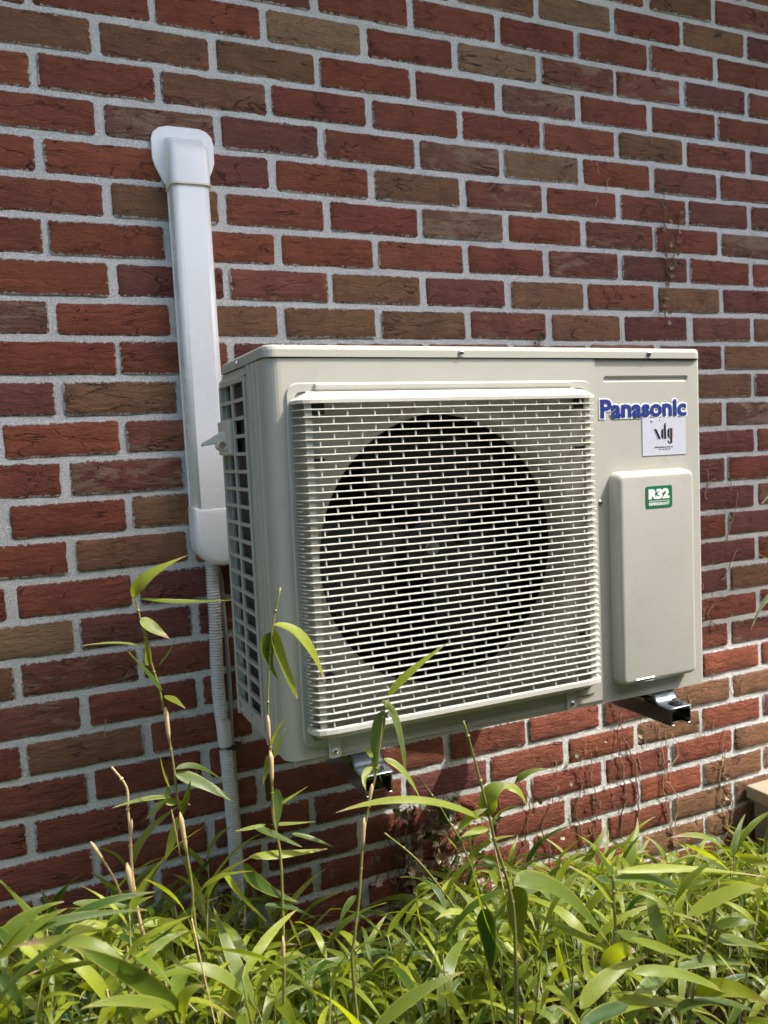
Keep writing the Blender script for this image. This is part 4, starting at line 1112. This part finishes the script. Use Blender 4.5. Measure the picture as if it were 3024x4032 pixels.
SHOOTS = [(0.755,-0.365,0.2),(0.827,-0.414,0.276),(0.089,-0.094,0.186),(0.9,-0.55,0.38),(-0.205,-0.075,0.363),(0.965,-0.425,0.218),(0.023,-0.37,0.253),(-0.103,-0.251,0.378),(0.341,-0.659,0.432),(-0.155,-0.05,0.238),(0.333,-0.879,0.615),(0.001,-0.672,0.479),(-0.059,-0.109,0.388),(0.754,-0.148,0.156),(-0.359,-0.625,0.542),(-0.147,-0.338,0.434),(-0.152,-0.779,0.616),(-0.439,-0.538,0.477),(1.309,-0.207,0.07),(-0.466,-0.082,0.29),(0.266,-0.5,0.369),(1.223,-0.156,0.07),(0.396,-0.502,0.49),(1.132,-0.192,0.097),(0.063,-0.496,0.357),(-0.106,-0.08,0.273),(-0.0,-0.055,0.211),(0.259,-0.147,0.077),(0.82,-0.586,0.391),(0.554,-0.533,0.344),(1.216,-0.449,0.135),(0.215,-0.811,0.541),(0.925,-0.474,0.261),(1.211,-0.311,0.102),(0.898,-0.405,0.182),(-0.173,-0.573,0.561),(0.816,-0.307,0.219),(0.02,-0.847,0.581),(0.927,-0.332,0.185),(1.142,-0.066,0.07),(0.483,-0.12,0.182),(-0.334,-0.191,0.38),(0.535,-0.163,0.254),(0.199,-0.217,0.117),(1.359,-0.315,0.07),(0.506,-0.841,0.498),(-0.25,-0.693,0.61),(-0.313,-0.123,0.3),(0.669,-0.179,0.196),(0.659,-0.535,0.305),(0.291,-0.248,0.137),(0.663,-0.867,0.483),(0.608,-0.44,0.381),(0.342,-0.422,0.29),(1.097,-0.399,0.22),(-0.37,-0.384,0.442),(-0.202,-0.252,0.363),(1.326,-0.116,0.07),(-0.049,-0.417,0.41),(0.277,-0.352,0.259),(-0.169,-0.136,0.307),(0.119,-0.251,0.138),(0.347,-0.114,0.11),(-0.4,-0.867,0.685),(-0.319,-0.47,0.508),(1.288,-0.374,0.141),(0.418,-0.421,0.379),(1.222,-0.367,0.144),(0.188,-0.081,0.118),(0.178,-0.561,0.364),(0.344,-0.205,0.203),(-0.444,-0.3,0.43),(0.588,-0.142,0.222),(0.67,-0.338,0.244),(1.003,-0.228,0.113),(0.07,-0.61,0.438),(-0.293,-0.067,0.248),(0.869,-0.71,0.411),(0.673,-0.071,0.149),(0.814,-0.209,0.169),(-0.404,-0.192,0.303),(1.081,-0.217,0.09),(0.403,-0.173,0.181),(1.0,-0.294,0.101),(0.767,-0.088,0.121),(1.185,-0.242,0.07),(0.253,-0.62,0.48),(0.25,-0.288,0.203),(-0.241,-0.464,0.452),(0.715,-0.421,0.27),(1.216,-0.087,0.07),(0.987,-0.639,0.339),(0.656,-0.658,0.369),(0.393,-0.339,0.305),(-0.088,-0.176,0.296),(-0.219,-0.181,0.358),(0.723,-0.272,0.166),(0.137,-0.134,0.145),(0.548,-0.096,0.128),(1.352,-0.242,0.07),(0.11,-0.725,0.504),(0.515,-0.243,0.195),(0.501,-0.316,0.213),(1.146,-0.301,0.146),(0.902,-0.168,0.14),(-0.033,-0.562,0.452),(1.45,-0.264,0.078),(1.062,-0.094,0.07),(0.372,-0.264,0.265),(0.624,-0.302,0.22),(0.217,-0.451,0.306),(1.16,-0.422,0.14),(-0.484,-0.162,0.369),(0.757,-0.462,0.307),(0.563,-0.645,0.362),(-0.376,-0.08,0.288),(0.096,-0.192,0.187),(-0.105,-0.489,0.478),(0.859,-0.068,0.11),(0.026,-0.197,0.231),(0.5,-0.062,0.073),(-0.125,-0.398,0.424),(0.779,-0.803,0.431),(0.915,-0.25,0.148),(-0.102,-0.628,0.528),(0.102,-0.379,0.254),(0.014,-0.289,0.329),(1.291,-0.287,0.07),(0.137,-0.057,0.103),(0.848,-0.13,0.165),(0.412,-0.092,0.105),(0.153,-0.306,0.198),(-0.267,-0.385,0.418),(-0.308,-0.339,0.402),(0.318,-0.058,0.07),(-0.019,-0.467,0.358),(1.247,-0.228,0.07),(-0.245,-0.127,0.344),(-0.174,-0.897,0.631),(1.069,-0.449,0.238),(0.95,-0.128,0.102),(-0.403,-0.469,0.448),(1.03,-0.366,0.184),(0.931,-0.062,0.072),(1.485,-0.188,0.07),(0.617,-0.369,0.237),(0.446,-0.224,0.154),(1.123,-0.546,0.191),(0.119,-0.489,0.309),(-0.174,-0.486,0.503),(0.425,-0.61,0.423),(0.563,-0.335,0.312),(1.055,-0.267,0.13),(0.289,-0.406,0.343),(0.01,-0.11,0.172),(0.204,-0.153,0.144),(0.778,-0.263,0.213),(-0.204,-0.376,0.394),(0.497,-0.444,0.352),(-0.448,-0.226,0.349),(-0.466,-0.374,0.448),(-0.088,-0.326,0.388),(0.337,-0.329,0.217),(1.152,-0.49,0.182),(0.674,-0.468,0.308),(-0.022,-0.233,0.336),(1.418,-0.21,0.07),(0.32,-0.487,0.357),(0.865,-0.34,0.176),(-0.326,-0.267,0.346),(0.995,-0.064,0.07),(0.219,-0.338,0.17),(-0.458,-0.451,0.447),(0.517,-0.369,0.304),(-0.241,-0.305,0.504),(0.57,-0.232,0.207),(0.254,-0.06,0.07),(-0.258,-0.606,0.546),(-0.377,-0.32,0.388),(0.461,-0.362,0.273),(1.033,-0.542,0.283),(1.374,-0.146,0.07),(0.056,-0.145,0.178),(0.86,-0.247,0.152),(0.636,-0.112,0.089),(0.729,-0.595,0.308),(1.067,-0.149,0.07),(-0.271,-0.231,0.362),(0.949,-0.201,0.134),(0.092,-0.305,0.225),(0.826,-0.493,0.293),(-0.282,-0.81,0.684),(0.059,-0.249,0.232),(1.263,-0.117,0.07),(1.001,-0.467,0.293),(0.639,-0.245,0.263),(-0.39,-0.741,0.631),(0.457,-0.495,0.379),(0.255,-0.206,0.169),(0.131,-0.435,0.24),(0.062,-0.417,0.28),(0.402,-0.766,0.477),(-0.151,-0.212,0.376),(-0.418,-0.135,0.3),(0.616,-0.051,0.11),(0.693,-0.129,0.133),(-0.393,-0.256,0.336),(0.436,-0.282,0.273),(0.199,-0.398,0.303),(0.15,-0.65,0.464),(1.166,-0.141,0.07),(0.341,-0.573,0.457),(-0.037,-0.362,0.336),(-0.489,-0.267,0.447),(0.475,-0.176,0.198),(1.521,-0.23,0.07),(0.6,-0.496,0.35),(0.717,-0.21,0.23),(1.0,-0.153,0.07),(-0.035,-0.16,0.292),(1.092,-0.314,0.12),(1.161,-0.364,0.097),(-0.043,-0.294,0.353),(-0.446,-0.643,0.604),(-0.153,-0.277,0.408),(1.095,-0.498,0.266),(0.56,-0.412,0.325),(1.268,-0.428,0.12),(-0.19,-0.432,0.495),(0.616,-0.194,0.158),(-0.28,-0.171,0.324),(0.18,-0.496,0.305),(-0.318,-0.409,0.49),(0.543,-0.475,0.374),(0.657,-0.407,0.255)]
CEIL = [[0.964,0.906,0.85,0.815,0.771,0.751,0.704,0.658,0.608,0.558,0.509,0.459,0.409,0.359,0.31],[0.888,0.83,0.775,0.759,0.656,0.685,0.637,0.592,0.546,0.496,0.446,0.396,0.347,0.297,0.247],[0.812,0.754,0.7,0.692,0.558,0.598,0.574,0.524,0.48,0.433,0.384,0.334,0.284,0.234,0.185],[0.736,0.678,0.625,0.625,0.485,0.5,0.508,0.458,0.411,0.368,0.321,0.271,0.222,0.172,0.122],[0.66,0.602,0.551,0.556,0.429,0.382,0.422,0.397,0.345,0.299,0.257,0.209,0.159,0.109,0.06],[0.583,0.525,0.477,0.481,0.374,0.267,0.329,0.331,0.281,0.233,0.188,0.145,0.097,0.047,-0.003],[0.507,0.449,0.403,0.406,0.318,0.183,0.227,0.245,0.22,0.166,0.12,0.076,0.033,-0.016,-0.065],[0.431,0.373,0.329,0.331,0.267,0.1,0.109,0.157,0.154,0.105,0.054,0.007,-0.036,-0.079,-0.128]]

# ------------------------------------------------------------------ dead ivy on the wall
def leaf_strip(base, mid, tip, width, nhint, fold=.18, seg=9, curl=0.0, twist=0.0):
    """lance-shaped blade along a quadratic curve; returns verts, faces, uvs"""
    b_, m_, t_ = Vector(base), Vector(mid), Vector(tip)
    c_ = m_ * 2 - (b_ + t_) * .5
    v, f, uv = [], [], []
    for i in range(seg + 1):
        t = i / seg
        p = b_ * (1 - t) ** 2 + c_ * 2 * t * (1 - t) + t_ * t * t
        tg = ((c_ - b_) * (1 - t) + (t_ - c_) * t).normalized()
        nn = nhint - tg * nhint.dot(tg)
        if nn.length < 1e-4:
            nn = Vector((0, -1, .3)) - tg * Vector((0, -1, .3)).dot(tg)
        nn.normalize()
        if twist:
            nn = (Matrix.Rotation(twist * (t - .3), 3, tg) @ nn)
        sd = tg.cross(nn).normalized()
        w = width * .5 * max(.02, (math.sin(PI * min(1, t ** .62 * .985 + .015))) ** .85)
        if t < .04: w = width * .06
        dip = nn * (-abs(w) * fold)
        wob = nn * (math.sin(t * 9 + width * 900) * width * .05)
        v += [p - sd * w + wob, p + dip, p + sd * w - wob * .6]
        uv += [(0, t), (.5, t), (1, t)]
    for i in range(seg):
        a = i * 3
        f += [(a, a + 1, a + 4, a + 3), (a + 1, a + 2, a + 5, a + 4)]
    return v, f, uv

ivy_poly = [(0, 0), (.28, -.12), (.52, .10), (.36, .30), (.42, .62), (.14, .52), (0, 1.0), (-.14, .52), (-.42, .62), (-.36, .30), (-.52, .10), (-.28, -.12)]
def ivy_leaf_mesh(k, size):
    rr = random.Random(k)
    v = [(0, 0, .35 * size)]
    for x, z in ivy_poly:
        v.append((x * size * rr.uniform(.75, 1.1), -abs(x) * size * rr.uniform(.1, .9) - rr.uniform(0, .25) * size, z * size))
    n = len(ivy_poly)
    f = [(0, 1 + i, 1 + (i + 1) % n) for i in range(n)]
    uv = [(.5, .4)] + [(.5 + x * .6, .2 + z * .6) for x, z in ivy_poly]
    return mesh('ivy_leaf', v, f, True, uv)
IVY = [ivy_leaf_mesh(k, .02) for k in range(6)]
for m_ in IVY:
    m_.materials.append(M['ivyleaf'])
def ivy(name, label, stems, leaves, green=0, seed=1, matk='ivystem', r=.0014, group=None):
    rr = random.Random(seed)
    o = empty(name, stems[0][-1]); tag(o, label, 'ivy', group)
    base = Vector(stems[0][-1])
    for s_ in stems:
        pts_ = [Vector(p) + Vector((rr.gauss(0, .0025), rr.uniform(-.002, .001), rr.gauss(0, .002))) for p in spline(s_, 6)]
        mb = MB(); n_ = len(pts_); mb.tube([p - base for p in pts_], [r * (.55 + .6 * i / n_) for i in range(n_)], 5)
        mb.build('stem', M[matk], o, smooth=True)
    for (p, size) in leaves:
        me = IVY[rr.randrange(6)]
        if green and rr.random() < green:
            me = me.copy(); me.materials[0] = M['greenivy']
        l = obj('leaf', me, o)
        l.location = Vector(p) - base
        l.rotation_euler = (rr.uniform(-.9, .5), rr.uniform(-2.2, 2.2), rr.uniform(-.9, .9)); l.scale = (size, size, size)
    return o
WY = -.005
s1 = [(1.2477, WY, 1.135), (1.2547, WY, 1.0976), (1.2590, WY, 1.04), (1.2596, WY, 1.0071), (1.2569, WY, .9416), (1.2629, WY, .8763), (1.2565, WY, .8235), (1.2503, WY, .777)]
s2 = [(1.3133, WY, 1.0563), (1.3040, WY, 1.01), (1.2971, WY, .9765), (1.285, WY, .93), (1.268, WY, .885)]
lv_ = [((s1[0][0], -.009, 1.13), .5), ((1.252, -.011, 1.098), .9), ((1.250, -.011, 1.065), .9), ((1.262, -.013, 1.028), 1.15), ((1.247, -.010, .998), .8), ((1.266, -.012, .965), .9), ((1.252, -.01, .93), .7),
       ((1.312, -.010, 1.048), .6), ((1.320, -.010, 1.03), .8), ((1.303, -.010, 1.0), .5), ((1.308, -.010, .97), .8), ((1.300, -.010, .94), .7), ((1.287, -.01, .915), .8), ((1.265, -.010, .905), .9), ((1.272, -.01, .88), .9), ((1.258, -.01, .86), .7), ((1.256, -.01, .83), .8), ((1.246, -.01, .80), .8), ((1.262, -.01, .785), .7), ((1.252, -.01, .762), .8)]
ivy('dead_ivy', 'dry ivy twig with curled leaves on the wall above the unit\'s right end', [s1, s2], lv_, .12, 3)
ivy('dead_ivy', 'small dry ivy sprig on the wall just above the unit\'s lid', [[(.868, WY, .765), (.86, WY, .735), (.846, WY, .705), (.835, WY, .675)]], [((.866, -.01, .762), .5), ((.853, -.01, .725), .7), ((.862, -.01, .715), .6), ((.84, -.01, .69), .5), ((.832, -.01, .705), .5)], .4, 4)
rr = random.Random(21)
def wander(x, z0, z1, amp, n=7):
    p = []
    for i in range(n):
        p.append((x + rr.gauss(0, amp), WY, z0 + (z1 - z0) * i / (n - 1))); x += rr.gauss(0, amp * .6)
    return p
ivy('dead_ivy', 'bare brown ivy stems climbing the sunlit wall below the right bracket',
    [[(1.03, WY, -.20), (1.05, WY, -.27), (1.075, WY, -.34), (1.10, WY, -.41), (1.105, WY, -.50), (1.10, WY, -.62), (1.09, WY, -.71)], wander(1.045, -.25, -.71, .012), wander(.955, -.34, -.71, .012), wander(.90, -.36, -.70, .01), wander(.83, -.40, -.70, .012), wander(.75, -.36, -.70, .014)],
    [((1.115, -.011, -.315), 1.1), ((.90, -.012, -.33), 1.0), ((.885, -.01, -.40), .7), ((1.0, -.01, -.31), .6), ((1.02, -.01, -.42), .7), ((.955, -.01, -.46), .7), ((.80, -.01, -.43), .8), ((.86, -.01, -.53), .9), ((.93, -.01, -.60), .9), ((1.09, -.01, -.62), .8)], .1, 8, 'ivystem', .0021)
ivy('dead_ivy', 'bare ivy stems on the sunlit wall left of the stone step',
    [wander(1.20, -.36, -.70, .008), wander(1.235, -.34, -.68, .008), wander(1.40, -.36, -.68, .012), wander(1.42, -.42, -.68, .012)],
    [((1.215, -.01, -.41), .5), ((1.40, -.012, -.44), .7), ((1.42, -.012, -.50), .9), ((1.41, -.012, -.56), .8), ((1.19, -.01, -.55), .6), ((1.395, -.012, -.61), .8)], 0, 9, 'root', .0018)
tw = []
for k in range(5):
    tw.append(wander(1.36 + rr.uniform(0, .2), .35 - .1 * k, .22 - .1 * k, .012, 5))
ivy('dead_ivy', 'pale dry ivy twigs on the shaded wall right of the unit', [[(1.385, WY, .37), (1.378, WY, .33), (1.37, WY, .29)], [(1.41, WY, .345), (1.378, WY, .328)], [(1.49, WY, .30), (1.475, WY, .24), (1.45, WY, .19), (1.435, WY, .165)], [(1.485, WY, .15), (1.455, WY, .10), (1.42, WY, .06)], wander(1.345, .09, -.05, .01, 5), wander(1.385, .03, -.08, .008, 5)], [((1.45, -.01, -.04), .6), ((1.385, -.01, -.06), .5)], 0, 11, 'root', .0016)
cl_s, cl_l = [], []
for k in range(18):
    x = rr.uniform(.37, .60); cl_s.append(wander(x, rr.uniform(-.42, -.34), -.71, .018, 6))
for k in range(120):
    x = rr.gauss(.50, .062); z = rr.uniform(-.66, -.35)
    cl_l.append(((x, -.012 - abs(rr.gauss(0, .022)), z), rr.uniform(.9, 1.9)))
ivy('dry_ivy_clump', 'clump of dry brown curled ivy on the wall under the unit', cl_s, cl_l, .12, 13, 'ivystem', .002)
mb = MB()
for k in range(90):
    x = rr.choice([rr.uniform(.75, 1.5), rr.uniform(.25, 1.5), rr.uniform(-.3, 1.5)])
    z = rr.uniform(-.66, -.15) if rr.random() < .7 else rr.uniform(-.1, 1.25)
    if rr.random() < .4: x = rr.uniform(.9, 1.5)
    p = [(x, -.0022, z)]
    for q in range(4):
        p.append((p[-1][0] + rr.gauss(0, .0035), -.0022, p[-1][2] - rr.uniform(.004, .012)))
    mb.tube(p, .0009, 4)
mb.build('ivy_root_trace', M['root'], wall, kind='stuff').location = (0, 0, -GZ)

# ------------------------------------------------------------------ bamboo
def cane(mb, pts, r, n=7):
    P_ = spline(pts, 5)
    mb.tube(P_, [r * (.55 + .55 * i / len(P_)) for i in range(len(P_))], n)
    for i in range(3, len(P_) - 1, 7):
        d = (P_[i + 1] - P_[i]).normalized() * .0022
        mb.tube([P_[i] - d, P_[i], P_[i] + d], [r * .6, r * 1.28, r * .6], n)
rl = random.Random(31)
VIEW = Vector((.10, -.62, .78)).normalized()
for hd in HEROES:
    st_ = hd['stem']
    foot = Vector(st_[-1]); foot = Vector((foot.x + .02, foot.y - .01, GZ))
    g = empty(hd['name'], foot)
    tag(g, hd['label'], 'bamboo', 'bamboo canes in front of the wall')
    mb = MB(); pts = st_ + ([[(st_[-1][0] + foot.x) / 2, (st_[-1][1] + foot.y) / 2, (st_[-1][2] + GZ) / 2]] if st_[-1][2] - GZ > .1 else []) + [tuple(foot)]
    cane(mb, [Vector(p) - foot for p in pts], hd['sw'] * .5)
    mb.build('stem', M['husk'] if hd['tone'] else M['cane'], g, smooth=True)
    for (b_, m_, t_, w, c) in hd['leaves']:
        nh = (VIEW + Vector((rl.gauss(0, .35), rl.gauss(0, .2), rl.gauss(.15, .35)))).normalized()
        v, f, uv = leaf_strip(Vector(b_) - foot, Vector(m_) - foot, Vector(t_) - foot, w * 1.06, nh, rl.uniform(.12, .4), 12, 0, rl.uniform(-.45, .45))
        me = mesh('leaf', v, f, True, uv)
        me.materials.append(M[('leaf', 'leaf_edge', 'leaf_stripe')[c]])
        obj('leaf', me, g)
    for (a, b_, w) in hd['dry']:
        mb = MB(); A_, B_ = Vector(a) - foot, Vector(b_) - foot
        mb.tube([A_, A_.lerp(B_, .2), A_.lerp(B_, .7), B_], [w * .12, w * .5, w * .42, w * .15], 8)
        mb.build('dry_sheath', M['husk'], g, smooth=True)

# shared leaf blades for the low shoots: unit length along +x, drooping
LEAVES = []
for k in range(14):
    rr = random.Random(400 + k)
    dr = rr.uniform(.05, .42)
    v, f, uv = leaf_strip((0, 0, 0), (.5, rr.uniform(-.06, .06), .06 + rr.uniform(-.02, .06)), (1, rr.uniform(-.12, .12), -dr), rr.uniform(.09, .155), Vector((rr.uniform(-.2, .2), rr.uniform(-.5, .5), 1)).normalized(), rr.uniform(.1, .35), 9, 0, rr.uniform(-1.0, 1.0))
    me = mesh('leaf', v, f, True, uv); me.materials.append(M['leaf_edge'] if k in (3, 9) else M['leaf'])
    LEAVES.append(me)
rs = random.Random(77)
def shoot_class(x, y, h):
    tall = 'knee-high' if h > .34 else ('low' if h > .17 else 'tiny')
    dep = 'by the wall' if y > -.22 else ("amid the thicket" if y > -.5 else 'at the thicket front')
    pos = 'left of the drain hose' if x < -.05 else ('under the left bracket' if x < .30 else ('below the dry ivy' if x < .62 else ('under the right bracket' if x < .95 else ('below the bare ivy stems' if x < 1.35 else 'beside the stone step'))))
    return tall, dep, pos
ONES = 'first second third fourth fifth sixth seventh eighth ninth tenth eleventh twelfth thirteenth fourteenth fifteenth sixteenth seventeenth eighteenth nineteenth twentieth'.split()
def ordinal(n):
    return ONES[n] if n < 20 else ('twenty-' if n < 29 else 'thirty-') + ONES[(n - 20) % 10]
SLAB = {}
for s_ in sorted(SHOOTS):
    SLAB.setdefault(shoot_class(*s_), []).append(s_)
def shoot_label(x, y, h):
    c = shoot_class(x, y, h); lst = SLAB[c]
    if len(lst) == 1:
        return 'the only %s bamboo shoot %s %s' % c
    return '%s from left: %s bamboo shoot %s, %s' % ((ordinal(lst.index((x, y, h))),) + c)
for (x, y, h) in SHOOTS:
    g = empty('low_bamboo_shoot', (x, y, GZ))
    tag(g, shoot_label(x, y, h), 'bamboo', 'low bamboo shoots along the wall')
    lean = Vector((rs.gauss(0, .10), rs.gauss(-.03, .10)))
    top = Vector((lean.x * h, lean.y * h, h))
    mid = top * .5 + Vector((rs.gauss(0, .012), rs.gauss(0, .012), 0))
    mb = MB(); cane(mb, [top, mid, Vector((0, 0, -.01))], rs.uniform(.0013, .0023), 6)
    mb.build('stem', M['cane'] if rs.random() < .8 else M['husk'], g, smooth=True)
    n = rs.randint(7, 10)
    for k in range(n):
        t = 1 - (k / n) ** 1.15 * min(.75, .28 / max(h, .1))
        p = mid * (2 * t * (1 - t)) * 1.0 + top * t * t + Vector((0, 0, 0)) if False else top * t
        ln = rs.uniform(.07, .145) * (1 if h > .15 else .8)
        o = obj('leaf', LEAVES[rs.randrange(14)], g)
        o.location = p
        az = k * 2.4 + rs.uniform(-.6, .6)
        el_ = rs.uniform(-.25, .75) if k > 1 else rs.uniform(.4, 1.0)
        o.rotation_euler = (rs.gauss(0, .35), -el_, az)
        o.scale = (ln, ln * rs.uniform(.8, 1.15), ln)
# undergrowth nobody could count
def ceil_at(x, y):
    fx = (x + .8) / .2; fy = (y + 1.05) / (1.02 / 7)
    i = max(0, min(13, int(fx))); j = max(0, min(6, int(fy))); a = fx - i; b_ = fy - j
    return (CEIL[j][i] * (1 - a) + CEIL[j][i + 1] * a) * (1 - b_) + (CEIL[j + 1][i] * (1 - a) + CEIL[j + 1][i + 1] * a) * b_
UV, UF, UU = [], [], []
ru = random.Random(99)
cnt = 0
while cnt < 4200:
    x = ru.uniform(-.78, 1.95); y = -ru.uniform(.03, .66)
    hc = max(.05, ceil_at(x, y)) - .05
    z = GZ + hc * (1 - ru.random() ** 1.6 * .8) - .01
    if z < GZ + .01: z = GZ + ru.uniform(.01, .04)
    ln = ru.uniform(.05, .12); az = ru.uniform(0, 2 * PI); el_ = ru.uniform(-.5, .7)
    d = Vector((math.cos(az) * math.cos(el_), math.sin(az) * math.cos(el_), math.sin(el_)))
    b_ = Vector((x, y, z)); m_ = b_ + d * ln * .5 + Vector((0, 0, .012)); t_ = b_ + d * ln - Vector((0, 0, ln * ru.uniform(.05, .4)))
    if t_.y > -.012 or b_.y > -.012: continue
    v, f, uv = leaf_strip(b_, m_, t_, ln * ru.uniform(.08, .16), Vector((ru.gauss(0, .4), ru.gauss(-.2, .4), 1)).normalized(), .2, 5, 0, ru.uniform(-.8, .8))
    o_ = len(UV); UV += v; UU += uv; UF += [tuple(q + o_ for q in ff) for ff in f]
    cnt += 1
um = mesh('bamboo_undergrowth', UV, UF, True, UU)
uo = obj('bamboo_undergrowth', um, None, M['leaf'], 'stuff'); tag(uo, 'dense green bamboo foliage filling the ground below the wall', 'foliage')
# thin grass blades and spikes
GV, GF, GU = [], [], []
for k in range(520):
    x = ru.uniform(-.78, 1.95); y = -ru.uniform(.02, .66)
    hc = max(.06, ceil_at(x, y))
    h = min(.36, hc * ru.uniform(.5, 1.12)) if ru.random() < .8 else ru.uniform(.05, .12)
    z0_ = GZ + max(0, hc * .9 - h) * ru.uniform(.6, 1)
    if ru.random() < .05: h += .07
    b_ = Vector((x, y, z0_)); t_ = b_ + Vector((ru.gauss(0, .12) * h, ru.gauss(0, .12) * h, h)); m_ = (b_ + t_) * .5 + Vector((ru.gauss(0, .008), 0, .01))
    if t_.y > -.01: continue
    v, f, uv = leaf_strip(b_, m_, t_, ru.uniform(.0025, .006), Vector((ru.gauss(0, .6), -1, .3)).normalized(), .3, 4)
    o_ = len(GV); GV += v; GU += uv; GF += [tuple(q + o_ for q in ff) for ff in f]
gm = mesh('grass', GV, GF, True, GU)
go = obj('grass', gm, None, M['leaf'], 'stuff'); tag(go, 'thin upright grass blades and shoots between the bamboo', 'grass')
print('bricks', nbrick)
